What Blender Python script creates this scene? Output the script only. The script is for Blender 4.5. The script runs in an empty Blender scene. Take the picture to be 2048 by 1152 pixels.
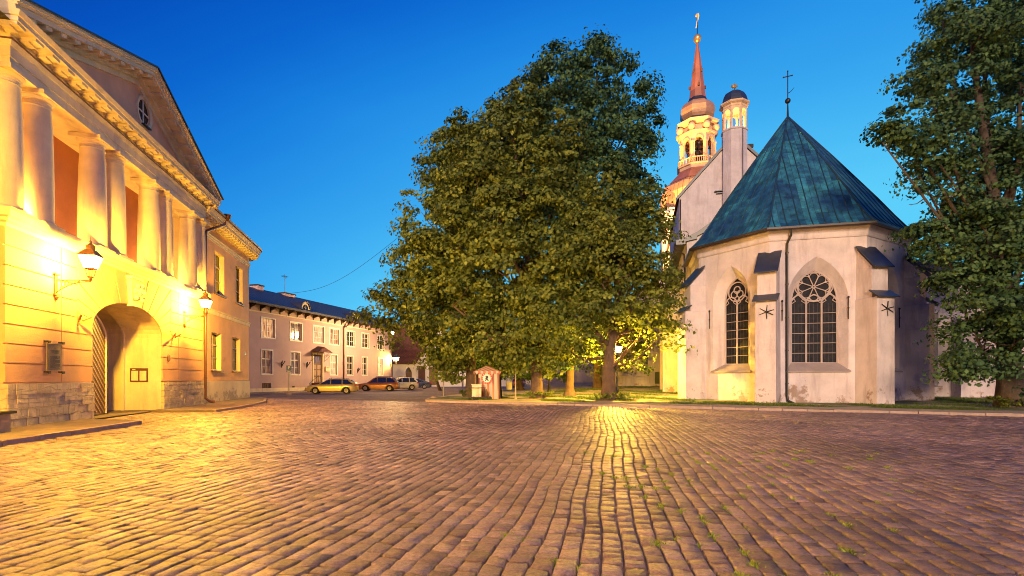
import bpy, math, random
import numpy as np
from mathutils import Vector, Matrix
PI = math.pi
R = math.radians
random.seed(7)
C = bpy.context.scene.collection
SC = bpy.context.scene

# ------------------------------------------------------------------ camera, sky, sun, exposure
cam_d = bpy.data.cameras.new('camera'); cam = bpy.data.objects.new('camera', cam_d); C.objects.link(cam)
cam.location = (0, 0, 1.5); cam.rotation_euler = (R(90), 0, 0)
cam_d.sensor_width = 36; cam_d.lens = 18; cam_d.shift_y = 0.0884; cam_d.clip_end = 3000; cam_d.clip_start = .05
SC.camera = cam
SC.cycles.filter_width = .95
SC.view_settings.view_transform = 'Standard'; SC.view_settings.look = 'None'
SC.view_settings.exposure = 1.0; SC.view_settings.gamma = 1
world = bpy.data.worlds.new('World'); SC.world = world; world.use_nodes = True
def build_sky():
    nt = world.node_tree; N = nt.nodes; L = nt.links; N.clear()
    out = N.new('ShaderNodeOutputWorld'); bg = N.new('ShaderNodeBackground')
    tc = N.new('ShaderNodeTexCoord'); nrm = N.new('ShaderNodeVectorMath'); nrm.operation = 'NORMALIZE'
    L.new(tc.outputs['Generated'], nrm.inputs[0])
    sep = N.new('ShaderNodeSeparateXYZ'); L.new(nrm.outputs[0], sep.inputs[0])
    # the twilight glow sits low in the north east: brightness falls with height and with the turn away from it
    dot = N.new('ShaderNodeVectorMath'); dot.operation = 'DOT_PRODUCT'; dot.inputs[1].default_value = (.47, .88, .0)
    L.new(nrm.outputs[0], dot.inputs[0])
    m1 = N.new('ShaderNodeMath'); m1.operation = 'MULTIPLY_ADD'; m1.inputs[1].default_value = 1.0; m1.inputs[2].default_value = .31
    L.new(dot.outputs['Value'], m1.inputs[0])
    m2 = N.new('ShaderNodeMath'); m2.operation = 'MULTIPLY_ADD'; m2.inputs[1].default_value = -1.2
    L.new(sep.outputs['Z'], m2.inputs[0]); L.new(m1.outputs[0], m2.inputs[2])
    nz = N.new('ShaderNodeTexNoise'); nz.inputs['Scale'].default_value = 1.6; nz.inputs['Detail'].default_value = 3
    mp = N.new('ShaderNodeMapping'); mp.inputs['Rotation'].default_value = (0, .7, .3); mp.inputs['Scale'].default_value = (.9, .9, 2.6); L.new(nrm.outputs[0], mp.inputs[0]); L.new(mp.outputs[0], nz.inputs['Vector'])
    m3 = N.new('ShaderNodeMath'); m3.operation = 'MULTIPLY_ADD'; m3.inputs[1].default_value = .16
    L.new(nz.outputs['Fac'], m3.inputs[0]); L.new(m2.outputs[0], m3.inputs[2])
    cr = N.new('ShaderNodeValToRGB'); L.new(m3.outputs[0], cr.inputs[0])
    e = cr.color_ramp.elements
    e[0].position = 0.0; e[0].color = (.0006, .028, .20, 1)
    e[1].position = 1.0; e[1].color = (.055, .31, .48, 1)
    for p, c in ((.15, (.0008, .042, .26)), (.30, (.0018, .068, .315)), (.45, (.005, .11, .37)), (.60, (.012, .155, .41)), (.75, (.022, .20, .44)), (.88, (.036, .25, .46))):
        q = e.new(p); q.color = (*c, 1)
    bg.inputs['Strength'].default_value = 1.0
    L.new(cr.outputs[0], bg.inputs['Color']); L.new(bg.outputs[0], out.inputs[0])
build_sky()
# last warm light over the square, from behind the camera and to the left
sun_d = bpy.data.lights.new('sun', 'SUN'); sun = bpy.data.objects.new('sun', sun_d); C.objects.link(sun)
sun_d.energy = 2.0; sun_d.color = (1, .71, .46); sun_d.angle = R(14)
sun.rotation_euler = Vector((.20, 1, -.225)).to_track_quat('-Z', 'Y').to_euler()
SODIUM = (1, .53, .035)

# ------------------------------------------------------------------ mesh builder
class MB:
    def __init__(s): s.v = []; s.f = []; s.mi = []; s.uv = []; s.M = Matrix.Identity(4); s.m = 0
    def add(s, pts, faces, uvs=None):
        b = len(s.v)
        for p in pts: s.v.append(tuple(s.M @ Vector(p)))
        for i, f in enumerate(faces):
            s.f.append([b + k for k in f]); s.mi.append(s.m); s.uv.append(uvs[i] if uvs else None)
        return s
    def quad(s, a, b, c, d): return s.add([a, b, c, d], [(0, 1, 2, 3)])
    def poly(s, pts): return s.add(pts, [tuple(range(len(pts)))])
    def box(s, x0, x1, y0, y1, z0, z1, tx=0, ty=0):
        # tx, ty: how much each side of the top is drawn in
        p = [(x0, y0, z0), (x1, y0, z0), (x1, y1, z0), (x0, y1, z0), (x0+tx, y0+ty, z1), (x1-tx, y0+ty, z1), (x1-tx, y1-ty, z1), (x0+tx, y1-ty, z1)]
        return s.add(p, [(3, 2, 1, 0), (4, 5, 6, 7), (0, 1, 5, 4), (1, 2, 6, 5), (2, 3, 7, 6), (3, 0, 4, 7)])
    def cbox(s, cx, cy, cz, sx, sy, sz, **k): return s.box(cx-sx/2, cx+sx/2, cy-sy/2, cy+sy/2, cz-sz/2, cz+sz/2, **k)
    def prism(s, pts, y0, y1):
        # pts: outline in x,z seen from -y; extruded from y0 to y1
        n = len(pts); P = [(x, y0, z) for x, z in pts] + [(x, y1, z) for x, z in pts]
        F = [tuple(range(n)), tuple(range(2*n-1, n-1, -1))] + [(i, i+n, (i+1) % n+n, (i+1) % n) for i in range(n)]
        return s.add(P, F)
    def slab(s, pts, z0, z1):
        n = len(pts); P = [(x, y, z0) for x, y in pts] + [(x, y, z1) for x, y in pts]
        F = [tuple(range(n-1, -1, -1)), tuple(range(n, 2*n))] + [(i, (i+1) % n, (i+1) % n+n, i+n) for i in range(n)]
        return s.add(P, F)
    def lathe(s, prof, n=24, c=(0, 0), rot=0, cap=True, sx=1, sy=1):
        P = []; F = []
        for r, z in prof:
            for k in range(n):
                a = rot + 2*PI*k/n; P.append((c[0]+r*sx*math.cos(a), c[1]+r*sy*math.sin(a), z))
        for i in range(len(prof)-1):
            for k in range(n):
                k2 = (k+1) % n; F.append((i*n+k, i*n+k2, (i+1)*n+k2, (i+1)*n+k))
        if cap: F.append(tuple(range(n-1, -1, -1))); F.append(tuple((len(prof)-1)*n+k for k in range(n)))
        return s.add(P, F)
    def tube(s, pts, r, n=6, cap=True):
        pts = [Vector(p) for p in pts]; P = []; F = []
        rr = r if hasattr(r, '__len__') else [r]*len(pts)
        t0 = (pts[1]-pts[0]).normalized(); ref = Vector((0, 0, 1)) if abs(t0.z) < .9 else Vector((1, 0, 0))
        nx = t0.cross(ref).normalized()
        for i, p in enumerate(pts):
            a = pts[max(i-1, 0)]; b = pts[min(i+1, len(pts)-1)]; t = (b-a)
            t = t.normalized() if t.length > 1e-9 else t0
            nx = (nx - t*nx.dot(t)); nx = nx.normalized() if nx.length > 1e-6 else t.orthogonal().normalized()
            ny = t.cross(nx)
            for k in range(n):
                an = 2*PI*k/n; P.append(p + nx*math.cos(an)*rr[i] + ny*math.sin(an)*rr[i])
        for i in range(len(pts)-1):
            for k in range(n):
                k2 = (k+1) % n; F.append((i*n+k, i*n+k2, (i+1)*n+k2, (i+1)*n+k))
        if cap: F.append(tuple(range(n-1, -1, -1))); F.append(tuple((len(pts)-1)*n+k for k in range(n)))
        return s.add(P, F)
    def ball(s, c, r, n=12, m=8, sz=1):
        prof = [(max(r*math.sin(PI*i/m), .0005), -r*sz*math.cos(PI*i/m)) for i in range(m+1)]
        o = s.M.copy(); s.M = o @ Matrix.Translation(Vector(c)); s.lathe(prof, n); s.M = o; return s
    def sweep(s, path, prof, closed=False, caps=True):
        # path: x,y points; prof: (out, z) with out measured to the right of the path
        n = len(path); k = len(prof); P = []; F = []
        for i in range(n):
            p = Vector(path[i])
            a = Vector(path[i-1]) if (i > 0 or closed) else None
            b = Vector(path[(i+1) % n]) if (i < n-1 or closed) else None
            t1 = (p-a).normalized() if a is not None else None
            t2 = (b-p).normalized() if b is not None else None
            if t1 is None: t1 = t2
            if t2 is None: t2 = t1
            n1 = Vector((t1.y, -t1.x)); n2 = Vector((t2.y, -t2.x)); m = (n1+n2); m = m.normalized() if m.length > 1e-6 else n1
            sc = 1/max(m.dot(n1), .3)
            for o, z in prof: q = p + m*o*sc; P.append((q.x, q.y, z))
        for i in range(n if closed else n-1):
            j = (i+1) % n
            for q in range(k-1): F.append((i*k+q, j*k+q, j*k+q+1, i*k+q+1))
        if caps and not closed: F.append(tuple(range(k-1, -1, -1))); F.append(tuple((n-1)*k+q for q in range(k)))
        return s.add(P, F)
    def build(s, name, mats, parent=None, smooth=False, auto=None):
        me = bpy.data.meshes.new(name); me.from_pydata(s.v, [], s.f)
        ms = mats if isinstance(mats, (list, tuple)) else [mats]
        for m in ms: me.materials.append(m)
        if len(ms) > 1: me.polygons.foreach_set('material_index', s.mi)
        if any(u is not None for u in s.uv):
            ul = me.uv_layers.new(name='UVMap'); k = 0
            for u, f in zip(s.uv, s.f):
                for q in range(len(f)):
                    if u: ul.data[k].uv = u[q]
                    k += 1
        me.update()
        if smooth:
            me.polygons.foreach_set('use_smooth', [True]*len(me.polygons))
            if auto: me.set_sharp_from_angle(angle=R(auto))
        o = bpy.data.objects.new(name, me); C.objects.link(o)
        if parent is not None: o.parent = parent
        return o
def tag(o, label=None, cat=None, group=None, kind=None):
    if label: o['label'] = label
    if cat: o['category'] = cat
    if group: o['group'] = group
    if kind: o['kind'] = kind
    return o
def empty(name, loc=(0, 0, 0), rz=0, label=None, cat=None, group=None):
    o = bpy.data.objects.new(name, None); C.objects.link(o); o.location = loc; o.rotation_euler = (0, 0, rz); o.empty_display_size = .2
    return tag(o, label, cat, group)
def copy_tree(o, parent=None):
    c = o.copy(); C.objects.link(c)
    if parent is not None: c.parent = parent
    for ch in list(o.children): copy_tree(ch, c)
    return c
def parts(name, mbs, mat_, parent):
    for q in mbs: q.build(name, mat_, parent)
def F(o, x=(1, 0, 0), y=(0, 1, 0), z=(0, 0, 1)):
    return Matrix(((x[0], y[0], z[0], o[0]), (x[1], y[1], z[1], o[1]), (x[2], y[2], z[2], o[2]), (0, 0, 0, 1)))
def lamp(name, loc, energy, color=SODIUM, radius=.12, parent=None, spot=None, aim=None, blend=.6):
    d = bpy.data.lights.new(name, 'SPOT' if spot else 'POINT'); d.energy = energy; d.color = color; d.shadow_soft_size = radius
    if spot: d.spot_size = R(spot); d.spot_blend = blend
    o = bpy.data.objects.new(name, d); C.objects.link(o); o.location = loc
    if aim is not None: o.rotation_euler = (Vector(aim)-Vector(loc)).to_track_quat('-Z', 'Y').to_euler()
    if parent is not None: o.parent = parent
    return o
def lettering(body, size, mat, parent, M, name='lettering', depth=.004, align='CENTER'):
    cu = bpy.data.curves.new('t', 'FONT'); cu.body = body; cu.size = size; cu.extrude = depth; cu.align_x = align; cu.align_y = 'CENTER'
    t = bpy.data.objects.new('t', cu); C.objects.link(t)
    dg = bpy.context.evaluated_depsgraph_get(); me = bpy.data.meshes.new_from_object(t.evaluated_get(dg))
    bpy.data.objects.remove(t); me.transform(M); me.materials.clear(); me.materials.append(mat)
    o = bpy.data.objects.new(name, me); C.objects.link(o); o.parent = parent
    return o

# ------------------------------------------------------------------ walls with openings
def arch_fn(kind, cx, hw, zs, rise):
    # height of the opening's head over x
    if kind == 'ellipse': return lambda x: zs + rise*math.sqrt(max(0, 1-((x-cx)/hw)**2))
    if kind == 'point':
        Rr = (hw*hw+rise*rise)/(2*hw); return lambda x: zs + math.sqrt(max(0, Rr*Rr-(abs(x-cx)+Rr-hw)**2))
    return lambda x: zs
def hole(x0, x1, z0, z1, kind='rect', zs=None):
    cx = (x0+x1)/2; hw = (x1-x0)/2
    if kind == 'rect': fn = lambda x: z1; xs = [x0, x1]
    else:
        fn = arch_fn(kind, cx, hw, zs, z1-zs); n = 20
        xs = [cx - hw*math.cos(PI*i/n) for i in range(n+1)]
    return dict(x0=x0, x1=x1, z0=z0, z1=z1, fn=fn, xs=xs, kind=kind, zs=zs if zs is not None else z1)
def outline(h):
    # closed outline of an opening, from bottom left over the head to bottom right
    return [(h['x0'], h['z0'])] + [(x, h['fn'](x)) for x in h['xs']] + [(h['x1'], h['z0'])]
def wall(mb, x0, x1, z0, z1, holes=(), y=0, top=None, reveal=0, inner=None):
    tf = top or (lambda x: z1)
    xs = {x0, x1}
    for h in holes:
        for x in h['xs']:
            if x0 < x < x1: xs.add(x)
    xs = sorted(xs)
    for a, b in zip(xs, xs[1:]):
        if b-a < 1e-6: continue
        m = (a+b)/2; cur_a = cur_b = z0
        for h in sorted((h for h in holes if h['x0'] < m < h['x1']), key=lambda q: q['z0']):
            if h['z0'] > cur_a+1e-5 or h['z0'] > cur_b+1e-5:
                hz = min(h['z0'], z1)
                if hz > cur_a: mb.quad((a, y, cur_a), (b, y, cur_b), (b, y, hz), (a, y, hz))
            cur_a = max(cur_a, h['fn'](a)); cur_b = max(cur_b, h['fn'](b))
        ta, tb = tf(a), tf(b)
        if ta > cur_a+1e-5 or tb > cur_b+1e-5:
            mb.quad((a, y, min(cur_a, ta)), (b, y, min(cur_b, tb)), (b, y, tb), (a, y, ta))
    if reveal:
        for h in holes: reveal_of(mb, h, y, y+reveal)
def reveal_of(mb, h, y0, y1, h2=None):
    a = outline(h); b = outline(h2) if h2 else a
    n = len(a)
    for i in range(n):
        j = (i+1) % n
        p, q = a[i], a[j]; r, t = b[j], b[i]
        if abs(p[0]-q[0])+abs(p[1]-q[1]) < 1e-6: continue
        mb.quad((p[0], y0, p[1]), (q[0], y0, q[1]), (r[0], y1, r[1]), (t[0], y1, t[1]))

# ------------------------------------------------------------------ materials
def nodes(name):
    m = bpy.data.materials.new(name); m.use_nodes = True; nt = m.node_tree
    return m, nt.nodes, nt.links, nt.nodes['Principled BSDF']
def mat(name, col, rough=.8, var=.12, scale=1.5, bump=.15, bscale=25, metal=0, stain=None, stain_scale=.8, stain_lim=.6, coat=0, fine=60, grad=None, coord='Object', spec=None, bevel=0, streak=None):
    m, N, L, P = nodes(name)
    tc = N.new('ShaderNodeTexCoord')
    n1 = N.new('ShaderNodeTexNoise'); n1.inputs['Scale'].default_value = scale; n1.inputs['Detail'].default_value = 6; n1.inputs['Roughness'].default_value = .65
    L.new(tc.outputs[coord], n1.inputs['Vector'])
    mr = N.new('ShaderNodeMapRange'); mr.inputs['From Min'].default_value = .3; mr.inputs['From Max'].default_value = .7
    L.new(n1.outputs['Fac'], mr.inputs['Value'])
    mx = N.new('ShaderNodeMixRGB'); mx.inputs[1].default_value = (*[c*(1-var) for c in col], 1); mx.inputs[2].default_value = (*[min(1, c*(1+var)) for c in col], 1)
    L.new(mr.outputs[0], mx.inputs[0]); cur = mx.outputs[0]
    if stain:
        n3 = N.new('ShaderNodeTexNoise'); n3.inputs['Scale'].default_value = stain_scale; n3.inputs['Detail'].default_value = 8; n3.inputs['Roughness'].default_value = .7
        L.new(tc.outputs[coord], n3.inputs['Vector'])
        src = n3.outputs['Fac']
        if grad:  # dirt and lost plaster low on the wall: (height where it ends, reach)
            sp = N.new('ShaderNodeSeparateXYZ'); L.new(tc.outputs[coord], sp.inputs[0])
            g = N.new('ShaderNodeMapRange'); g.inputs['From Min'].default_value = grad[0]; g.inputs['From Max'].default_value = grad[1]
            g.inputs['To Min'].default_value = .16; g.inputs['To Max'].default_value = -.12
            L.new(sp.outputs['Z'], g.inputs['Value'])
            ad = N.new('ShaderNodeMath'); ad.operation = 'ADD'; L.new(src, ad.inputs[0]); L.new(g.outputs[0], ad.inputs[1]); src = ad.outputs[0]
        m3 = N.new('ShaderNodeMapRange'); m3.inputs['From Min'].default_value = stain_lim; m3.inputs['From Max'].default_value = stain_lim+.07; L.new(src, m3.inputs['Value'])
        x3 = N.new('ShaderNodeMixRGB'); x3.inputs[2].default_value = (*stain, 1); L.new(m3.outputs[0], x3.inputs[0]); L.new(cur, x3.inputs[1]); cur = x3.outputs[0]
    if streak:  # run-off streaks and grime, stretched downwards
        mp = N.new('ShaderNodeMapping'); mp.inputs['Scale'].default_value = (1.9, 1.9, .28); L.new(tc.outputs[coord], mp.inputs[0])
        n4 = N.new('ShaderNodeTexNoise'); n4.inputs['Scale'].default_value = 1; n4.inputs['Detail'].default_value = 8; n4.inputs['Roughness'].default_value = .68; L.new(mp.outputs[0], n4.inputs['Vector'])
        m4 = N.new('ShaderNodeMapRange'); m4.inputs['From Min'].default_value = .50; m4.inputs['From Max'].default_value = .68; m4.inputs['To Max'].default_value = .75; L.new(n4.outputs['Fac'], m4.inputs[0])
        x4 = N.new('ShaderNodeMixRGB'); x4.inputs[2].default_value = (*streak, 1); L.new(m4.outputs[0], x4.inputs[0]); L.new(cur, x4.inputs[1]); cur = x4.outputs[0]
    L.new(cur, P.inputs['Base Color'])
    P.inputs['Roughness'].default_value = rough; P.inputs['Metallic'].default_value = metal
    if coat: P.inputs['Coat Weight'].default_value = coat; P.inputs['Coat Roughness'].default_value = .08
    if spec is not None: P.inputs['Specular IOR Level'].default_value = spec
    if bump:
        n2 = N.new('ShaderNodeTexNoise'); n2.inputs['Scale'].default_value = bscale; n2.inputs['Detail'].default_value = 5
        L.new(tc.outputs[coord], n2.inputs['Vector'])
        bp = N.new('ShaderNodeBump'); bp.inputs['Strength'].default_value = bump; bp.inputs['Distance'].default_value = .03
        if bevel: bv = N.new('ShaderNodeBevel'); bv.samples = 4; bv.inputs['Radius'].default_value = bevel; L.new(bv.outputs[0], bp.inputs['Normal'])
        L.new(n2.outputs['Fac'], bp.inputs['Height']); L.new(bp.outputs[0], P.inputs['Normal'])
    return m
def emit(name, col, s):
    m, N, L, P = nodes(name)
    P.inputs['Base Color'].default_value = (*col, 1); P.inputs['Emission Color'].default_value = (*col, 1); P.inputs['Emission Strength'].default_value = s
    return m
def glow_glass(name, col, s):
    m, N, L, P = nodes(name); N.remove(P)
    t = N.new('ShaderNodeBsdfTransparent'); e = N.new('ShaderNodeEmission'); e.inputs[0].default_value = (*col, 1); e.inputs[1].default_value = s
    a = N.new('ShaderNodeAddShader'); L.new(t.outputs[0], a.inputs[0]); L.new(e.outputs[0], a.inputs[1]); L.new(a.outputs[0], N['Material Output'].inputs[0])
    return m
def pane_glow(name, c1, c2, s, scale=9):
    # glow painted in a pane for warm reflections: folds of two tones, dark gaps
    m, N, L, P = nodes(name)
    tc = N.new('ShaderNodeTexCoord'); mp = N.new('ShaderNodeMapping'); mp.inputs['Scale'].default_value = (scale, 1, 1.2)
    L.new(tc.outputs['Object'], mp.inputs[0]); n1 = N.new('ShaderNodeTexNoise'); n1.inputs['Scale'].default_value = 1; n1.inputs['Detail'].default_value = 4
    L.new(mp.outputs[0], n1.inputs['Vector']); cr = N.new('ShaderNodeValToRGB'); e = cr.color_ramp.elements
    e[0].position = .38; e[0].color = (*c2, 1); e[1].position = .56; e[1].color = (*c1, 1)
    L.new(n1.outputs['Fac'], cr.inputs[0]); L.new(cr.outputs[0], P.inputs['Emission Color']); P.inputs['Emission Strength'].default_value = s
    P.inputs['Base Color'].default_value = (.05, .04, .04, 1); P.inputs['Roughness'].default_value = .12
    return m
def brick(name, c1, c2, mortar, scale, bw=.5, rh=.25, msize=.02, bump=.5, rough=.85, off=.5, uv=False, axes=None, nscale=14, nbump=.4, warp=.0):
    m, N, L, P = nodes(name)
    tc = N.new('ShaderNodeTexCoord'); mp = N.new('ShaderNodeMapping')
    L.new(tc.outputs['UV' if uv else 'Object'], mp.inputs[0])
    vec = mp.outputs[0]
    if axes == 'xz':
        sp = N.new('ShaderNodeSeparateXYZ'); cb = N.new('ShaderNodeCombineXYZ'); L.new(vec, sp.inputs[0]); L.new(sp.outputs['X'], cb.inputs[0]); L.new(sp.outputs['Z'], cb.inputs[1]); vec = cb.outputs[0]
    if warp:
        nw = N.new('ShaderNodeTexNoise'); nw.inputs['Scale'].default_value = 1.7; nw.inputs['Detail'].default_value = 3; L.new(tc.outputs['UV' if uv else 'Object'], nw.inputs['Vector'])
        vm = N.new('ShaderNodeVectorMath'); vm.operation = 'MULTIPLY_ADD'; vm.inputs[1].default_value = (warp,)*3; L.new(nw.outputs['Color'], vm.inputs[0]); L.new(vec, vm.inputs[2]); vec = vm.outputs[0]
    b = N.new('ShaderNodeTexBrick'); L.new(vec, b.inputs['Vector']); b.inputs['Scale'].default_value = scale; b.offset = off
    b.inputs['Color1'].default_value = (*c1, 1); b.inputs['Color2'].default_value = (*c2, 1); b.inputs['Mortar'].default_value = (*mortar, 1)
    b.inputs['Brick Width'].default_value = bw; b.inputs['Row Height'].default_value = rh; b.inputs['Mortar Size'].default_value = msize; b.inputs['Mortar Smooth'].default_value = .3
    n1 = N.new('ShaderNodeTexNoise'); n1.inputs['Scale'].default_value = nscale; n1.inputs['Detail'].default_value = 7; n1.inputs['Roughness'].default_value = .7; L.new(tc.outputs['UV' if uv else 'Object'], n1.inputs['Vector'])
    mx = N.new('ShaderNodeMixRGB'); mx.blend_type = 'MULTIPLY'; mx.inputs[0].default_value = .7; L.new(b.outputs['Color'], mx.inputs[1])
    mr = N.new('ShaderNodeMapRange'); mr.inputs['From Min'].default_value = .3; mr.inputs['From Max'].default_value = .7; mr.inputs['To Min'].default_value = .6; mr.inputs['To Max'].default_value = 1.25
    L.new(n1.outputs['Fac'], mr.inputs[0]); L.new(mr.outputs[0], mx.inputs[2]); L.new(mx.outputs[0], P.inputs['Base Color'])
    P.inputs['Roughness'].default_value = rough
    ma = N.new('ShaderNodeMath'); ma.operation = 'MULTIPLY_ADD'; ma.inputs[1].default_value = nbump; L.new(n1.outputs['Fac'], ma.inputs[0])
    iv = N.new('ShaderNodeMath'); iv.operation = 'SUBTRACT'; iv.inputs[0].default_value = 1; L.new(b.outputs['Fac'], iv.inputs[1]); L.new(iv.outputs[0], ma.inputs[2])
    bp = N.new('ShaderNodeBump'); bp.inputs['Strength'].default_value = bump; bp.inputs['Distance'].default_value = .04; L.new(ma.outputs[0], bp.inputs['Height']); L.new(bp.outputs[0], P.inputs['Normal'])
    return m
def tinted(name, lo, hi, rough=.8, bump=.4, bscale=40, transl=0, attr='tint', spec=.3, bdist=.02, big=0):
    # colour runs from lo to hi with the per-element attribute (stone to stone, leaf to leaf)
    m, N, L, P = nodes(name)
    at = N.new('ShaderNodeAttribute'); at.attribute_name = attr
    mx = N.new('ShaderNodeMixRGB'); mx.inputs[1].default_value = (*lo, 1); mx.inputs[2].default_value = (*hi, 1); L.new(at.outputs['Fac'], mx.inputs[0]); cur = mx.outputs[0]
    P.inputs['Roughness'].default_value = rough; P.inputs['Specular IOR Level'].default_value = spec
    if bump:
        tc = N.new('ShaderNodeTexCoord'); n2 = N.new('ShaderNodeTexNoise'); n2.inputs['Scale'].default_value = bscale; n2.inputs['Detail'].default_value = 8; n2.inputs['Roughness'].default_value = .75
        L.new(tc.outputs['Object'], n2.inputs['Vector']); bp = N.new('ShaderNodeBump'); bp.inputs['Strength'].default_value = bump; bp.inputs['Distance'].default_value = bdist
        L.new(n2.outputs['Fac'], bp.inputs['Height']); L.new(bp.outputs[0], P.inputs['Normal'])
        mr = N.new('ShaderNodeMapRange'); mr.inputs['From Min'].default_value = .3; mr.inputs['From Max'].default_value = .7; mr.inputs['To Min'].default_value = .38; mr.inputs['To Max'].default_value = 1.55; L.new(n2.outputs['Fac'], mr.inputs[0])
        m2 = N.new('ShaderNodeMixRGB'); m2.blend_type = 'MULTIPLY'; m2.inputs[0].default_value = 1; L.new(cur, m2.inputs[1]); L.new(mr.outputs[0], m2.inputs[2]); cur = m2.outputs[0]
    if big:  # worn and dirty patches a few metres wide
        n5 = N.new('ShaderNodeTexNoise'); n5.inputs['Scale'].default_value = big; n5.inputs['Detail'].default_value = 7; n5.inputs['Roughness'].default_value = .62; L.new(tc.outputs['Object'], n5.inputs['Vector'])
        m5 = N.new('ShaderNodeMapRange'); m5.inputs['From Min'].default_value = .36; m5.inputs['From Max'].default_value = .62; m5.inputs['To Min'].default_value = .58; m5.inputs['To Max'].default_value = 1.12; L.new(n5.outputs['Fac'], m5.inputs[0])
        x5 = N.new('ShaderNodeMixRGB'); x5.blend_type = 'MULTIPLY'; x5.inputs[0].default_value = 1; L.new(cur, x5.inputs[1]); L.new(m5.outputs[0], x5.inputs[2]); cur = x5.outputs[0]
    L.new(cur, P.inputs['Base Color'])
    if transl:
        tr = N.new('ShaderNodeBsdfTranslucent'); L.new(cur, tr.inputs[0]); ms = N.new('ShaderNodeMixShader'); ms.inputs[0].default_value = transl
        L.new(P.outputs[0], ms.inputs[1]); L.new(tr.outputs[0], ms.inputs[2]); L.new(ms.outputs[0], N['Material Output'].inputs[0])
    return m
T = {}
T['peach'] = mat('peach_plaster', (.74, .42, .19), var=.12, scale=.9, bump=.25, bscale=18, stain=(.58, .31, .14), stain_scale=.7, stain_lim=.62)
T['tympanum'] = mat('tympanum_plaster', (.78, .42, .24), var=.12, scale=.8, bump=.2)
T['peach_dark'] = mat('terracotta_plaster', (.50, .20, .10), var=.12, scale=.8, bump=.2)
T['cream'] = mat('cream_trim', (.78, .65, .42), var=.12, scale=1.4, bump=.2, bscale=22, streak=(.58, .46, .31))
T['cream_low'] = mat('cream_base_plaster', (.68, .56, .38), var=.14, scale=.9, bump=.3, stain=(.42, .33, .22), stain_scale=1.6, stain_lim=.55, grad=(0, 1.2))
T['stonewall'] = brick('rough_limestone', (.74, .60, .38), (.60, .48, .29), (.55, .43, .27), 1.0, .62, .27, .012, bump=1.0, axes='xz', nscale=5, nbump=1.6, warp=.35)
T['darkmetal'] = mat('dark_painted_metal', (.035, .022, .018), rough=.45, var=.2, bump=.05)
T['ironbrown'] = mat('lightened_brown_iron', (.26, .13, .05), rough=.6, var=.3, bump=.1)  # brown lightened: lantern glow on the caps is put into the colour
T['pipe_brown'] = mat('brown_downpipe_paint', (.12, .05, .035), rough=.4, var=.2, bump=.05)
T['roofdark'] = mat('dark_sheet_roof', (.030, .032, .045), rough=.5, var=.25, bump=.15, bscale=6)
T['glass_dark'] = mat('dark_glass', (.012, .012, .016), rough=.10, var=.3, bump=.12, bscale=5, spec=.35)
T['church_glass'] = mat('leaded_glass', (.02, .02, .026), rough=.5, var=.5, scale=4, bump=.3, bscale=8, spec=.06)
T['sash'] = mat('white_sash_paint', (.72, .66, .56), rough=.5, var=.06, bump=.05)
T['wood_brown'] = mat('brown_door_wood', (.13, .06, .035), rough=.55, var=.25, bump=.2)
T['wood_strip'] = mat('pale_door_strip', (.42, .28, .16), rough=.5, var=.15, bump=.1)
T['pink'] = mat('pink_plaster', (.50, .35, .335), var=.12, scale=.5, bump=.2, bscale=12, stain=(.52, .36, .33), stain_scale=.35, stain_lim=.6)
T['white'] = mat('white_plaster', (.72, .66, .60), var=.08, scale=.6, bump=.2, bscale=12)
T['church'] = mat('church_plaster', (.56, .49, .49), rough=.9, var=.16, scale=.9, bump=.7, bscale=6, bevel=.06, streak=(.37, .30, .31), stain=(.30, .21, .16), stain_scale=1.5, stain_lim=.61, grad=(.1, 2.2))
T['tracery'] = mat('tracery_stone', (.42, .34, .31), var=.15, bump=.2)
T['sill'] = mat('sill_slab', (.30, .25, .24), var=.15, bump=.2)
T['slate'] = mat('blue_black_sheet', (.028, .035, .06), rough=.4, var=.3, bump=.1, bscale=5)
T['tile'] = brick('red_roof_tile', (.17, .06, .04), (.12, .04, .03), (.05, .02, .015), 1.0, .3, .22, .02, bump=.8, axes='xz', nscale=3)
T['tower'] = mat('tower_painted_wood', (.72, .48, .28), var=.16, scale=1.2, bump=.2)
T['copper_brown'] = mat('browned_copper', (.48, .25, .13), rough=.5, var=.25, scale=1.0, bump=.2, bscale=4)
T['spire'] = mat('spire_sheet', (.40, .14, .08), rough=.5, var=.25, scale=.6, bump=.15)
T['gold'] = mat('gilded_metal', (.85, .55, .18), rough=.3, var=.1, metal=.7, bump=0)
T['brown_void'] = mat('dark_brown_wood', (.16, .07, .04), rough=.8)  # even dark brown for the dome seams and spire hatches
T['bark'] = mat('lime_bark', (.10, .062, .040), rough=.95, var=.4, scale=2.2, bump=1.0, bscale=9)
T['barkdark'] = mat('dark_bark', (.07, .05, .035), rough=.95, var=.4, scale=3, bump=.8, bscale=10)
T['iron'] = mat('black_iron', (.014, .013, .014), rough=.45, var=.2, bump=.05)
T['granite'] = mat('granite_kerb', (.34, .25, .20), rough=.85, var=.2, scale=5, bump=.4, bscale=50)
T['asphalt'] = mat('pavement_asphalt', (.17, .125, .10), rough=.9, var=.22, scale=2, bump=.4, bscale=70, stain=(.11, .08, .06), stain_scale=.9, stain_lim=.55)
T['lampglass'] = glow_glass('lit_lantern_glass', (1, .72, .32), 14)
T['pane_glow_a'] = pane_glow('glow_pane_red', (.95, .50, .20), (.30, .05, .02), .50)
T['pane_glow_b'] = pane_glow('glow_pane_yellow', (1, .72, .34), (.65, .36, .12), .48, 4)
T['pane_glow_c'] = pane_glow('dim_glow_pane', (.30, .12, .06), (.03, .012, .012), .45, 6)
T['tint_leaf'] = None

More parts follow.
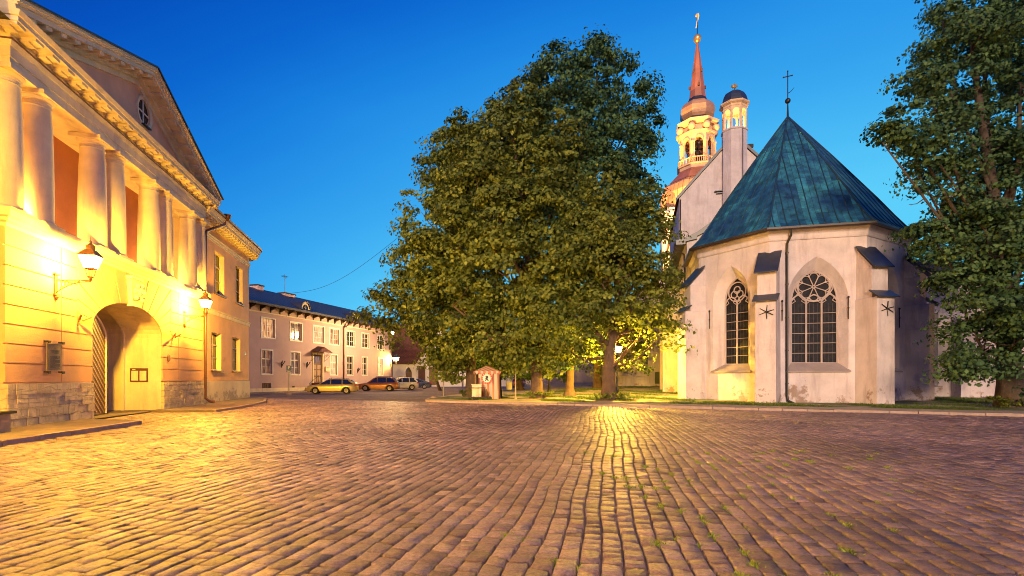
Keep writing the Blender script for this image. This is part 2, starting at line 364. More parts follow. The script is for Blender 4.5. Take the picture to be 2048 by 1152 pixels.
# px -> world helpers used while taking the measures of the place
def at(px, py, Y): return Vector(((px-1024)/1024*Y, Y, 1.5+(757-py)/1024*Y))
def s_of(px, off=0.0): return 1.0226*(1024*(11+1.0226*off)/(805-px)) + 0.0*off   # along the portico front
# ------------------------------------------------------------------ ground
KD = Vector((.901, -.434)); KN = Vector((.434, .901)); K0 = Vector((-3.8, 31.3))   # far kerb of the square
def smooth(t): t = min(1, max(0, t)); return t*t*(3-2*t)
def isl_h(x, y):
    q = (Vector((x, y))-K0).dot(KN)
    return .12 + .02*max(0, q-1.5)*smooth((x+1)/8)*(1 if q < 60 else 60/q)
def road_ground():
    mb = MB(); mb.quad((-600, -600, -.006), (600, -600, -.006), (600, 900, -.006), (-600, 900, -.006))
    m, N, L, P = nodes('distant_cobbles')
    tc = N.new('ShaderNodeTexCoord'); mp = N.new('ShaderNodeMapping'); mp.inputs['Rotation'].default_value = (0, 0, R(10.8)); L.new(tc.outputs['Object'], mp.inputs[0])
    b = N.new('ShaderNodeTexBrick'); b.inputs['Scale'].default_value = 1; b.inputs['Brick Width'].default_value = .2; b.inputs['Row Height'].default_value = .27; b.inputs['Mortar Size'].default_value = .02
    b.inputs['Color1'].default_value = (.27, .18, .165, 1); b.inputs['Color2'].default_value = (.17, .11, .105, 1); b.inputs['Mortar'].default_value = (.20, .145, .10, 1); L.new(mp.outputs[0], b.inputs['Vector'])
    n = N.new('ShaderNodeTexNoise'); n.inputs['Scale'].default_value = .5; n.inputs['Detail'].default_value = 6; L.new(tc.outputs['Object'], n.inputs['Vector'])
    mr = N.new('ShaderNodeMapRange'); mr.inputs['From Min'].default_value = .3; mr.inputs['From Max'].default_value = .7; mr.inputs['To Min'].default_value = .65; mr.inputs['To Max'].default_value = 1.25; L.new(n.outputs['Fac'], mr.inputs[0])
    mx = N.new('ShaderNodeMixRGB'); mx.blend_type = 'MULTIPLY'; mx.inputs[0].default_value = 1; L.new(b.outputs['Color'], mx.inputs[1]); L.new(mr.outputs[0], mx.inputs[2])
    L.new(mx.outputs[0], P.inputs['Base Color']); P.inputs['Roughness'].default_value = .9; P.inputs['Specular IOR Level'].default_value = .2
    bp = N.new('ShaderNodeBump'); bp.inputs['Strength'].default_value = .8; bp.inputs['Distance'].default_value = .03; bp.invert = True; L.new(b.outputs['Fac'], bp.inputs['Height']); L.new(bp.outputs[0], P.inputs['Normal'])
    tag(mb.build('road', m), kind='structure')
road_ground()
# pavements: near one beside the gate, then past the gate round the corner of the wing
PAVE_NEAR = [(-40, -14), (-10.2, -6), (-10.6, 4), (-11.3, 11.3), (-12.05, 16.6), (-13.2, 17.2), (-16.5, 17.9), (-20, 10), (-40, 10)]
PAVE_FAR = [(-15.9, 22.4), (-13.2, 22.7), (-13.6, 25.5), (-15.2, 31.5), (-17.6, 36.6), (-21.5, 41.5), (-30, 46), (-30, 40), (-20, 36), (-16.7, 26.5)]
PINK_PAVE = [(-28.5, 40), (-24.0, 52.3), (-20.3, 66), (-17.2, 78), (-15.0, 88), (-30, 88), (-34, 40)]
def in_poly(x, y, P):
    c = False; n = len(P)
    for i in range(n):
        x1, y1 = P[i]; x2, y2 = P[(i+1) % n]
        if (y1 > y) != (y2 > y) and x < (x2-x1)*(y-y1)/(y2-y1)+x1: c = not c
    return c
def cobbles():
    rng = np.random.default_rng(3)
    al = R(10.8); ca, sa = math.cos(al), math.sin(al)
    rw = .178
    def rowx(i, l):  # wavering row edges
        i = np.asarray(i, float); l = np.asarray(l, float)
        return i*rw + .045*np.sin(l*.55+i*.13) + .014*np.sin(l*1.9+i*.5) + .006*np.sin(l*4.3+i*1.3) + .10*np.sin(l*.17+i*.021)
    cs = []
    for i in range(-300, 265):
        l = 1.0 + rng.random()*.3
        while l < 60:
            ln = float(np.clip(rng.normal(.215, .045), .13, .34)); w = i*rw; x = w*ca+l*sa; y = -w*sa+l*ca
            if y > 1.6 and abs(x) < y*1.07+1.0 and y < 56 and (y < 33 or x < 1):
                q = (x-K0.x)*KN.x+(y-K0.y)*KN.y
                if q < -.02 and not in_poly(x, y, PAVE_NEAR) and not in_poly(x, y, PAVE_FAR) and x > -11.0-.2139*y-1.0:
                    cs.append((i, l, ln))
            l += ln
    cs = np.array(cs); n = len(cs); print('cobbles', n)
    i, l, ln = cs.T
    g = .006; V = np.zeros((n, 12, 3))
    tilt = rng.normal(0, .0055, (n, 2)); hz = rng.normal(0, .0018, n)
    # slow swell and hollows of the old paving
    def hollow(x, y): return .03*np.sin(x*.31+1.2)*np.sin(y*.27+.4)+.018*np.sin(x*.83+y*.6)
    ends = rng.normal(0, .012, (n, 4))
    for ring, (ins, z) in enumerate(((0, -.03), (.004, -.002), (.013, .005))):
        k = 0
        for sx, sy in ((0, 0), (1, 0), (1, 1), (0, 1)):
            ll = l + sy*ln + (g*.6+ins*.8)*(1-2*sy) + ends[:, k]*.8
            ww = rowx(i+sx, ll) + (g*1.15+ins)*(1-2*sx) + (rng.normal(0, .005, n) if ring == 1 else 0)
            V[:, ring*4+k, 0] = ww*ca+ll*sa; V[:, ring*4+k, 1] = -ww*sa+ll*ca
            V[:, ring*4+k, 2] = z + (hz + (sx-.5)*tilt[:, 0] + (sy-.5)*tilt[:, 1] if ring else 0) + (rng.normal(0, .002, n) if ring == 2 else 0)
            k += 1
    V[:, :, 2] += (hollow(V[:, :, 0], V[:, :, 1])*.35+.012)
    fr = [(0, 1, 5, 4), (1, 2, 6, 5), (2, 3, 7, 6), (3, 0, 4, 7), (4, 5, 9, 8), (5, 6, 10, 9), (6, 7, 11, 10), (7, 4, 8, 11), (8, 9, 10, 11)]
    Fc = (np.array(fr)[None]+(np.arange(n)*12)[:, None, None]).reshape(-1, 4)
    tint = np.clip(rng.normal(.5, .22, n), 0, 1); tint[rng.random(n) < .03] = 1.3; tint[rng.random(n) < .05] = .05
    m = tinted('cobble_granite', (.15, .088, .078), (.43, .285, .235), rough=.5, bump=1.0, bscale=28, spec=.5, bdist=.03, big=.33)
    o = np_mesh('cobblestones', V.reshape(-1, 3), Fc, m, np.repeat(tint, 12))
    tag(o, kind='structure')
    return rowx, ca, sa, hollow
def np_mesh(name, V, Fq, m, tint=None, parent=None, smooth=False):
    me = bpy.data.meshes.new(name); nv = len(V); nf = len(Fq); k = Fq.shape[1]
    me.vertices.add(nv); me.vertices.foreach_set('co', np.ascontiguousarray(V, dtype=np.float32).ravel())
    me.loops.add(nf*k); me.loops.foreach_set('vertex_index', Fq.ravel().astype(np.int32))
    me.polygons.add(nf); me.polygons.foreach_set('loop_start', np.arange(0, nf*k, k, dtype=np.int32)); me.polygons.foreach_set('loop_total', np.full(nf, k, dtype=np.int32))
    if smooth: me.polygons.foreach_set('use_smooth', np.ones(nf, dtype=bool))
    me.update(calc_edges=True)
    if tint is not None:
        a = me.attributes.new('tint', 'FLOAT', 'POINT'); a.data.foreach_set('value', np.ascontiguousarray(tint, dtype=np.float32))
    me.materials.append(m); o = bpy.data.objects.new(name, me); C.objects.link(o)
    if parent is not None: o.parent = parent
    return o
rowx, ca, sa, hollow = cobbles()
# pavements with kerbs
def pavement(name, P, z, kerb, label=None):
    mb = MB(); mb.slab(P, -.02, z-.004); tag(mb.build(name, T['asphalt']), kind='structure')
    if kerb:
        # kerb stones: separate blocks with open joints
        mb = MB(); path = [Vector(p) for p in kerb]; d = 0; seg = []
        pts = [path[0]]
        for a, b in zip(path, path[1:]):
            n = max(1, int((b-a).length/.95))
            for k in range(n): pts.append(a+(b-a)*(k+1)/n)
        for a, b in zip(pts, pts[1:]):
            t = (b-a).normalized(); nn = Vector((t.y, -t.x)); e = .008
            dz = random.uniform(-.008, .008); j = random.uniform(-.01, .01)
            o = a+t*e+nn*j; L_ = (b-a).length-2*e
            mb.M = F((o.x, o.y, 0), (t.x, t.y, 0), (-nn.x, -nn.y, 0)); mb.box(0, L_, -.06, .12, -.02, z+dz, tx=.006, ty=.012)
        tag(mb.build('kerb', T['granite']), kind='structure')
def near_kerb_z(): return .13
pavement('pavement', PAVE_NEAR, .13, [(-10.2, -6), (-10.6, 4), (-11.3, 11.3), (-12.05, 16.6), (-13.2, 17.2)])
pavement('pavement', PAVE_FAR, .11, [(-15.9, 22.4), (-13.2, 22.7), (-13.6, 25.5), (-15.2, 31.5), (-17.6, 36.6), (-21.5, 41.5), (-30, 46)][1:])
pavement('pavement', PINK_PAVE, .12, [(-28.5, 40), (-24.0, 52.3), (-20.3, 66), (-17.2, 78), (-15, 88)])
# island of worn grass, beaten paths and the walk round the church
ISL = [(-5.3, 32.0), (-3.8, 31.3), (19.9, 19.9), (60, .6)]
def island():
    xs = np.linspace(-8, 90, 197); V = []; idx = {}; Fs = []
    # left edge of the island runs back from the corner
    def left(y): return np.interp(y, [31.3, 33, 37, 67, 75, 90], [-3.8, -5.6, -5.9, -1.6, 3.0, 6.0])
    ys = list(np.arange(0, 60, .6)) + list(np.arange(60, 135, 2.5))
    P = []
    for qi, q in enumerate(np.concatenate([np.arange(.13, 30, .6), np.arange(31, 110, 2.5)])):
        row = []
        for pi in range(0, 160):
            p = pi*.55 if pi < 80 else 44+(pi-80)*1.2
            base = K0 + KD*p + KN*q
            # row starts at the left edge
            row.append(base)
        P.append(row)
    # shift each row so that its first point lies on the left edge
    V = []; nr = len(P); nc = len(P[0])
    for row in P:
        b = row[0]; q = (b-K0).dot(KN); best = 0
        # find p where the row meets the left edge
        lo, hi = -60, 60
        for _ in range(40):
            mid = (lo+hi)/2; pt = K0+KD*mid+KN*q
            if pt.x > left(pt.y): hi = mid
            else: lo = mid
        for pt in row:
            x, y = pt+KD*lo; V.append((x, y, isl_h(x, y)+.006*math.sin(x*3.1+y*2.3)))
    Fq = [(i*nc+j, i*nc+j+1, (i+1)*nc+j+1, (i+1)*nc+j) for i in range(nr-1) for j in range(nc-1)]
    m, N, L, Pn = nodes('worn_grass_ground')
    tc = N.new('ShaderNodeTexCoord'); n1 = N.new('ShaderNodeTexNoise'); n1.inputs['Scale'].default_value = .35; n1.inputs['Detail'].default_value = 7; n1.inputs['Roughness'].default_value = .6; L.new(tc.outputs['Object'], n1.inputs['Vector'])
    mp = N.new('ShaderNodeMapping'); mp.inputs['Rotation'].default_value = (0, 0, R(25.7)); L.new(tc.outputs['Object'], mp.inputs[0]); sp = N.new('ShaderNodeSeparateXYZ'); L.new(mp.outputs[0], sp.inputs[0])
    # strip of walk next to the kerb: rotated y runs away from the kerb
    q0 = K0.dot(KN)
    st = N.new('ShaderNodeMapRange'); st.inputs['From Min'].default_value = q0+1.9; st.inputs['From Max'].default_value = q0+2.5; L.new(sp.outputs['Y'], st.inputs[0])
    st2 = N.new('ShaderNodeMapRange'); st2.inputs['From Min'].default_value = q0+4.8; st2.inputs['From Max'].default_value = q0+9; st2.inputs['To Min'].default_value = .07; st2.inputs['To Max'].default_value = -.05; L.new(sp.outputs['Y'], st2.inputs[0])
    ad = N.new('ShaderNodeMath'); ad.operation = 'ADD'; L.new(n1.outputs['Fac'], ad.inputs[0]); L.new(st2.outputs[0], ad.inputs[1])
    gr = N.new('ShaderNodeMapRange'); gr.inputs['From Min'].default_value = .52; gr.inputs['From Max'].default_value = .60; L.new(ad.outputs[0], gr.inputs[0])
    mu = N.new('ShaderNodeMath'); mu.operation = 'MULTIPLY'; L.new(gr.outputs[0], mu.inputs[0]); L.new(st.outputs[0], mu.inputs[1])
    n2 = N.new('ShaderNodeTexNoise'); n2.inputs['Scale'].default_value = 14; n2.inputs['Detail'].default_value = 6; L.new(tc.outputs['Object'], n2.inputs['Vector'])
    dirt = N.new('ShaderNodeMixRGB'); dirt.inputs[1].default_value = (.26, .20, .13, 1); dirt.inputs[2].default_value = (.46, .37, .25, 1); L.new(n2.outputs['Fac'], dirt.inputs[0])
    gra = N.new('ShaderNodeMixRGB'); gra.inputs[1].default_value = (.05, .075, .018, 1); gra.inputs[2].default_value = (.14, .17, .045, 1); L.new(n2.outputs['Fac'], gra.inputs[0])
    mx = N.new('ShaderNodeMixRGB'); L.new(mu.outputs[0], mx.inputs[0]); L.new(dirt.outputs[0], mx.inputs[1]); L.new(gra.outputs[0], mx.inputs[2]); L.new(mx.outputs[0], Pn.inputs['Base Color']); Pn.inputs['Roughness'].default_value = .95
    bp = N.new('ShaderNodeBump'); bp.inputs['Strength'].default_value = .7; bp.inputs['Distance'].default_value = .04; L.new(n2.outputs['Fac'], bp.inputs['Height']); L.new(bp.outputs[0], Pn.inputs['Normal'])
    o = np_mesh('island_ground', np.array(V), np.array(Fq), m, smooth=True); tag(o, kind='structure')
    # skirt so that the island is a body, not a sheet
    mb = MB(); edge = [V[i*nc] for i in range(nr)]
    for a, b in zip(edge, edge[1:]): mb.quad(a, b, (b[0], b[1], -.02), (a[0], a[1], -.02))
    tag(mb.build('island_edge', T['granite']), kind='structure')
    kerb = [(-5.95, 36.8), (-5.75, 34), (-5.2, 32.3), (-3.8, 31.3)] + [tuple(K0+KD*t) for t in (6, 12, 18, 24, 26.3, 32, 40, 52)]
    mb = MB(); path = [Vector(p) for p in kerb]; pts = [path[0]]
    for a, b in zip(path, path[1:]):
        n = max(1, int((b-a).length/1.0))
        for k in range(n): pts.append(a+(b-a)*(k+1)/n)
    for a, b in zip(pts, pts[1:]):
        t = (b-a).normalized(); nn = Vector((t.y, -t.x)); dz = random.uniform(-.01, .01)
        mb.M = F((a.x+t.x*.008, a.y+t.y*.008, 0), (t.x, t.y, 0), (-nn.x, -nn.y, 0)); mb.box(0, (b-a).length-.016, -.02, .16, -.02, .125+dz, tx=.006, ty=.012)
    tag(mb.build('kerb', T['granite']), kind='structure')
    return left
island_left = island()
# ------------------------------------------------------------------ portico building on the left
LO = Vector((-11, 0, 0)); LA = math.atan2(.97789, -.20917)
def Ls(px, y=0.0):
    k = (px-1024)/1024; return (-11-.97789*y+k*.20917*y)/(.97789*k+.20917)
def Lz(px, py, y=0.0):
    s = Ls(px, y); return 1.5+(757-py)/1024*(.97789*s-.20917*y)
def Lw(s, y, z): return Vector((-11-.20917*s-.97789*y, .97789*s-.20917*y, z))
BLD = empty('portico_building', LO, LA, 'peach classical building with paired white columns, pediment and arched gateway', 'building')
S0, S1 = 14.5, 28.85
GATE = hole(18.58, 24.0, -.1, 4.5, 'ellipse', 3.35)
GD = .055
def portico():
    B = BLD; gc = 21.29
    # plinth of rough stone
    rs = random.Random(4)
    for a, b in ((S0, GATE['x0']), (GATE['x1'], S1)):
        # courses of hewn blocks standing proud by different amounts
        mb = MB(); mb.box(a+(.012 if a > 20 else 0), b-(.012 if b < 20 else 0), -.03, 1.0, -.1, 1.345); z = -.1
        while z < 1.30:
            hh = min(rs.uniform(.17, .27), 1.355-z); hh = 1.355-z if 1.355-z-hh < .1 else hh; x = a
            while x < b-.01:
                w = min(rs.uniform(.3, .85), b-x); w = b-x if b-x-w < .15 else w
                mb.box(x+.006, x+w-.006, -.045-rs.random()*.035, -.028, z+.006, z+hh-.006, tx=.004); x += w
            z += hh
        mb.build('plinth', T['stonewall'], B)
    # backing wall and raised courses
    mb = MB(); wall(mb, S0, S1, 1.36, 5.85, [GATE], y=GD, reveal=0)
    mb.quad((S0, GD, 1.36), (S0, 1.2, 1.36), (S0, 1.2, 10.2), (S0, GD, 10.2))
    FX0, FX1 = gc-3.55, gc+3.55; zt = 5.78; nrow = 8; h = (zt-1.4)/nrow; g = .036
    def course(xa, xb, za, zb, hs):
        hs2 = [q for q in hs if q['x0'] < xb and q['x1'] > xa]
        wall(mb, xa, xb, za, zb, hs2, y=0)
        for z in (za, zb): mb.quad((xa, 0, z), (xb, 0, z), (xb, GD, z), (xa, GD, z)) if not hs2 else None
        for x in (xa, xb): mb.quad((x, 0, za), (x, GD, za), (x, GD, zb), (x, 0, zb))
    vj = [S0, GATE['x0']-1.02, GATE['x0']]
    for r in range(nrow):
        za = 1.4+r*h; zb = za+h-g
        ring = za > 3.2
        # left and right of the gate, broken where the voussoirs start
        lx = GATE['x0'] if not ring else FX0 + (r-4)*.0
        rx = GATE['x1'] if not ring else FX1
        cut = gc-3.72 if not ring else None
        course(S0, (16.9 if ring else 16.9)-g/2, za, zb, []); course(16.9+g/2, lx-(g if ring else 0), za, zb, [])
        course(rx+(g if ring else 0), 25.75-g/2, za, zb, []); course(25.75+g/2, S1, za, zb, [])
    # voussoirs round the arch
    def inner(a): return (gc+2.71*math.cos(a), 3.35+1.15*math.sin(a))
    def outer(a):
        # ray from the centre at ground level of the springing to the frame around the fan
        c, s_ = math.cos(a), math.sin(a); px, pz = inner(a)
        dx, dz = 2.71*c, 1.15*s_+ .9*s_ + .02
        t = 1e9
        if dx > 1e-6: t = min(t, (FX1-px)/dx)
        if dx < -1e-6: t = min(t, (FX0-px)/dx)
        if dz > 1e-6: t = min(t, (zt-pz)/dz)
        return (px+dx*t, pz+dz*t)
    nv = 15; e = .009
    for i in range(nv):
        a0 = PI*i/nv+e; a1 = PI*(i+1)/nv-e
        if i == nv//2: continue
        I = [inner(a0+(a1-a0)*k/4) for k in range(5)]; o0, o1 = outer(a0), outer(a1); O = [o1]
        if abs(o0[0]-o1[0]) > .01 and abs(o0[1]-o1[1]) > .01: O.append((FX1 if a0 < PI/2 else FX0, zt))
        O.append(o0); mb.prism([p for p in I+O][::-1], 0, GD+.002)
    mb.build('rusticated_wall', T['peach'], B)
    # keystone with a carved head
    mb = MB(); mb.prism([(gc-.27, 4.42), (gc+.27, 4.42), (gc+.38, 5.5), (gc-.38, 5.5)], -.16, .06); mb.box(gc-.46, gc+.46, -.24, .02, 5.5, 5.62)
    ks = mb.build('keystone', T['cream'], B)
    mb = MB(); mb.ball((gc, -.22, 4.98), .23, 14, 10, sz=1.25)
    for sx in (-1, 1):
        mb.ball((gc+sx*.085, -.42, 5.06), .045, 8, 6); mb.ball((gc+sx*.15, -.34, 4.92), .09, 8, 6)
        mb.ball((gc+sx*.2, -.3, 5.22), .1, 8, 6); mb.ball((gc+sx*.27, -.24, 4.98), .08, 8, 6); mb.ball((gc+sx*.22, -.26, 4.76), .1, 8, 6)
    mb.ball((gc, -.46, 4.97), .055, 8, 6, sz=1.6); mb.ball((gc, -.42, 4.82), .07, 10, 6, sz=.5); mb.ball((gc, -.36, 4.68), .1, 8, 6); mb.ball((gc, -.36, 5.26), .1, 8, 6)
    mb.build('carved_head', T['cream'], ks, smooth=True)
    # gate passage: deep reveal, step, vault, end wall
    mb = MB(); reveal_of(mb, GATE, GD, 1.5)
    g2 = hole(GATE['x0']-.3, 23.86, -.1, 4.62, 'ellipse', 3.4)
    wall(mb, GATE['x0']-.3, GATE['x1'], -.1, 4.7, [g2], y=1.5); reveal_of(mb, g2, 1.5, 1.62)
    g3 = hole(GATE['x0']-.6, 24.05, -.1, 4.9, 'ellipse', 3.5); reveal_of(mb, g3, 1.62, 9)
    wall(mb, g3['x0'], g3['x1'], -.1, 4.9, [], y=9, top=g3['fn'])
    mb.build('gate_passage', T['cream'], B)
    mb = MB(); mb.quad((18.0, -.0, .065), (24.0, -.0, .065), (24.0, 9, .065), (18.0, 9, .065)); mb.build('gate_floor', T['asphalt'], B)
    # framed notice on the far reveal, facing the street side
    sx = GATE['x1']; mb = MB(); mb.M = F((sx-.012, 1.3, 1.35), (0, -1, 0), (1, 0, 0), (0, 0, 1))
    nb = tag(mb.build('x', T['ironbrown'], B)) if False else None
    mb.box(0, .72, -.03, .008, 0, .62); f = mb.build('notice_case', T['pipe_brown'], B)
    mb = MB(); mb.M = F((sx-.045, 1.3, 1.35), (0, -1, 0), (1, 0, 0), (0, 0, 1)); mb.box(.06, .33, -.004, .002, .06, .5); mb.box(.39, .66, -.004, .002, .06, .5); mb.box(.1, .22, -.004, .002, .54, .58)
    mb.build('notice_sheet', T['cream'], f)
    # striped door leaf
    hx, hy = 18.66, .42; ph = R(10.7); lx, ly = math.cos(ph), math.sin(ph); W = 2.58
    Mf = F((hx, hy, 0), (lx, ly, 0), (-ly, lx, 0))
    def top(t): u = .1+.9*t; return 2.75+1.42*math.sqrt(max(0, 1-u*u*.86))
    pts = [(0, .12)] + [(W, .12)] + [(W*t, top(t)) for t in [1-.08*k for k in range(12)]] + [(0, top(0))]
    mb = MB(); mb.M = Mf; mb.prism(pts, 0, .08); leaf = mb.build('gate_leaf', T['wood_brown'], B)
    mb = MB(); mb.M = Mf
    for k in range(-4, 19):
        z0 = .25+k*.245; seg = []
        for q in range(31):
            t = q/30; z = z0 + 1.75 - t*1.75*1.0
            if .16 < z < top(t)-.03: seg.append((t*W, z))
        if len(seg) > 1:
            a, b = seg[0], seg[-1]; mb.prism([(a[0], a[1]-.022), (b[0], b[1]-.022), (b[0], b[1]+.022), (a[0], a[1]+.022)], -.022, .003)
    mb.build('diagonal_strips', T['wood_strip'], leaf)
    mb = MB(); mb.M = Mf
    ed = [(W, .12)] + [(W*t, top(t)) for t in [1-.08*k for k in range(13)]]
    for a, b in zip(ed, ed[1:]):
        mb.tube([(a[0], .0, a[1]), (b[0], .0, b[1])], .055, 6)
    mb.build('leaf_edging', T['cream'], leaf)
    # ledge carrying the columns
    path = [(S0, 2.0), (S0, 0), (S1, 0), (S1, .42)]
    mb = MB(); mb.sweep(path, [(-.05, 5.72), (.05, 5.72), (.07, 5.82), (.16, 5.86), (.18, 5.94), (.27, 5.97), (.30, 6.10), (.30, 6.15), (-.05, 6.17)])
    mb.quad((S0, 0, 6.16), (S1, 0, 6.16), (S1, 1.5, 6.16), (S0, 1.5, 6.16)); mb.build('ledge', T['cream'], B)
    # loggia
    yb = 1.45
    wins = [hole(c-.72, c+.72, 7.0, 9.85) for c in (17.55, 21.75, 25.95)]
    mb = MB(); wall(mb, S0+.02, S1-.02, 6.16, 10.2, wins, y=yb); mb.build('loggia_wall', T['peach_dark'], B)
    for h_ in wins:
        mb = MB(); reveal_of(mb, h_, yb, yb+.22)
        for x0, x1, z0, z1 in ((h_['x0']-.22, h_['x0'], 6.9, 10.05), (h_['x1'], h_['x1']+.22, 6.9, 10.05), (h_['x0'], h_['x1'], 9.85, 10.05), (h_['x0'], h_['x1'], 6.9, 7.0)): mb.box(x0, x1, yb-.05, yb+.003, z0, z1)
        w = mb.build('window', T['cream'], B); mb = MB(); mb.quad((h_['x0'], yb+.22, 7), (h_['x1'], yb+.22, 7), (h_['x1'], yb+.22, 9.85), (h_['x0'], yb+.22, 9.85)); mb.build('pane', T['glass_dark'], w)
        mb = MB(); cx = (h_['x0']+h_['x1'])/2
        mb.box(cx-.04, cx+.04, yb+.16, yb+.21, 7, 9.85)
        for z in (7.7, 8.4, 9.1): mb.box(h_['x0'], h_['x1'], yb+.17, yb+.212, z-.03, z+.03)
        mb.build('sash', T['sash'], w)
    mb = MB()
    for x, sg in ((S0+.02, 1), (S1-.02, -1)):
        mb.quad((x, .62, 6.16), (x, yb, 6.16), (x, yb, 10.2), (x, .62, 10.2)); mb.quad((x-sg*.0, .62, 6.16), (x+sg*.22, .62, 6.16), (x+sg*.22, .62, 10.2), (x, .62, 10.2)); mb.quad((x+sg*.22, .62, 6.16), (x+sg*.22, yb, 6.16), (x+sg*.22, yb, 10.2), (x+sg*.22, .62, 10.2))
    mb.quad((S0, .3, 10.19), (S1, .3, 10.19), (S1, yb, 10.19), (S0, yb, 10.19)); mb.build('loggia_side', T['cream'], B)
    # columns: paired, each with base, tapering shaft and capital
    n0 = None
    for pc in (15.43, 19.66, 23.87, 28.05):
        for sg in (-1, 1):
            x = pc+sg*.66
            if n0 is None:
                mb = MB(); mb.lathe([(.43, 6.30), (.428, 7.2), (.415, 8.2), (.39, 9.1), (.36, 9.72), (.37, 9.74), (.385, 9.76), (.37, 9.79), (.36, 9.80), (.36, 9.88)], 32); col = mb.build('column', T['cream'], B, smooth=True, auto=40)
                mb = MB(); mb.box(-.50, .50, -.50, .50, 6.16, 6.22); mb.lathe([(.47, 6.22), (.49, 6.25), (.47, 6.29), (.44, 6.31)], 32); b_ = mb.build('base', T['cream'], col, smooth=True, auto=30)
                mb = MB(); mb.lathe([(.36, 9.88), (.38, 9.9), (.39, 9.94), (.46, 10.0), (.47, 10.03)], 32); mb.box(-.50, .50, -.50, .50, 10.03, 10.16); cp = mb.build('capital', T['cream'], col, smooth=True, auto=30)
                col.location = (x, .22, 0); n0 = col
            else:
                c = copy_tree(n0, B); c.location = (x, .22, 0)
    # entablature, wrapping both ends
    path = [(S0-.02, 2.4), (S0-.02, -.12), (S1+.02, -.12), (S1+.02, .6)]
    mb = MB(); mb.sweep(path, [(-.5, 10.16), (.0, 10.16), (.0, 10.42), (.03, 10.43), (.03, 10.72), (.06, 10.74), (.10, 10.86)]); mb.sweep(path, [(.10, 10.905), (.03, 10.91), (.03, 11.06), (.08, 11.08), (.12, 11.13), (.50, 11.14), (.52, 11.15), (.52, 11.27), (.56, 11.28), (.60, 11.36), (.62, 11.40), (.0, 11.42)])
    ent = mb.build('entablature', T['cream'], B)
    mb = MB(); mb.sweep(path, [(.1, 10.862), (.125, 10.865), (.125, 10.90), (.1, 10.903)]); mb.build('dark_flashing', T['pipe_brown'], ent)
    n = 22
    for k in range(n):
        x = S0-.35+(S1-S0+.7)*k/(n-1); mb = MB(); mb.prism([(0, 0)]*0 or [(x-.16, 11.06), (x+.16, 11.06), (x+.16, 11.137), (x-.16, 11.137)], -.60, -.20); mb.box(x-.16, x+.16, -.42, -.20, 11.0, 11.058); mb.build('modillion', T['cream'], ent)
    for k in range(3):
        y = .1+k*.7; mb = MB(); mb.box(S0-.46, S0-.1, y-.15, y+.15, 11.02, 11.137); mb.build('modillion', T['cream'], ent)
    # pediment
    cx = (S0+S1)/2; hl = (S1-S0)/2+.62; rise = 2.75; zc = 11.42; ang = math.atan2(rise, hl)
    h_o = [] ; ocx, ocz, orr = Ls(280, .2)+.0, Lz(280, 225, .2), .50
    mb = MB(); tf = lambda x: zc+max(0, (1-abs(x-cx)/hl))*rise-.1
    oc = dict(x0=ocx-orr, x1=ocx+orr, xs=[ocx-orr*math.cos(PI*i/16) for i in range(17)], z0=ocz, z1=ocz, fn=None)
    # wall round the round window: strips above and below
    xs = sorted({S0-.1, cx, S1+.1, *oc['xs']})
    for a, b in zip(xs, xs[1:]):
        m = (a+b)/2
        if oc['x0'] < m < oc['x1']:
            q = lambda x: math.sqrt(max(0, orr**2-(x-ocx)**2))
            mb.quad((a, .05, zc-.1), (b, .05, zc-.1), (b, .05, ocz-q(b)), (a, .05, ocz-q(a))); mb.quad((a, .05, ocz+q(a)), (b, .05, ocz+q(b)), (b, .05, tf(b)), (a, .05, tf(a)))
        else: mb.quad((a, .05, zc-.1), (b, .05, zc-.1), (b, .05, tf(b)), (a, .05, tf(a)))
    tym = mb.build('tympanum', T['tympanum'], B)
    mb = MB(); n = 28
    def ring(r0, r1, y0, y1):
        for k in range(n):
            a0, a1 = 2*PI*k/n, 2*PI*(k+1)/n; c = lambda r, a, y: (ocx+r*math.cos(a), y, ocz+r*math.sin(a))
            mb.quad(c(r0, a0, y0), c(r1, a0, y1), c(r1, a1, y1), c(r0, a1, y0))
    ring(orr, orr+.02, .3, .02); ring(orr+.02, orr+.16, .02, .0); ring(orr+.16, orr+.18, .0, .06)
    rw = mb.build('round_window', T['cream'], tym)
    mb = MB(); mb.poly([(ocx+orr*math.cos(2*PI*k/n), .11, ocz+orr*math.sin(2*PI*k/n)) for k in range(n)]); mb.build('pane', T['glass_dark'], rw)
    mb = MB(); mb.box(ocx-.03, ocx+.03, .06, .10, ocz-orr, ocz+orr); mb.box(ocx-orr, ocx+orr, .062, .098, ocz-.03, ocz+.03); mb.build('sash', T['sash'], rw)
    mb = MB(); mb.box(ocx-.3, ocx+.3, -.12, .04, ocz-orr-.10, ocz-orr-.05); mb.build('sill', T['darkmetal'], rw)
    for sg in (-1, 1):
        # frame along the slope: x from the eave up to the apex, z square to the slope
        o = (cx-sg*hl, -.12, zc); ax = (sg*math.cos(ang), 0, math.sin(ang)); az = (-sg*math.sin(ang), 0, math.cos(ang)); L_ = hl/math.cos(ang)
        mb = MB(); mb.M = F(o, ax, (0, 1, 0), az)
        tk = math.tan(ang)
        def bar(y0, y1, z0, z1, s0=0):
            # mitred at the apex
            P = [(s0, z0), (L_+z0*tk-.001, z0), (L_+z1*tk-.001, z1), (s0, z1)]
            mb.prism(P, y0, y1)
        bar(-.52, .6, -.05, .10); bar(-.58, .6, .103, .17); bar(-.64, .6, .173, .26); bar(-.06, .6, -.26, -.053, .8); bar(.10, .6, -.46, -.263, 1.4)
        rk = mb.build('raking_cornice', T['cream'], B)
        n = 11
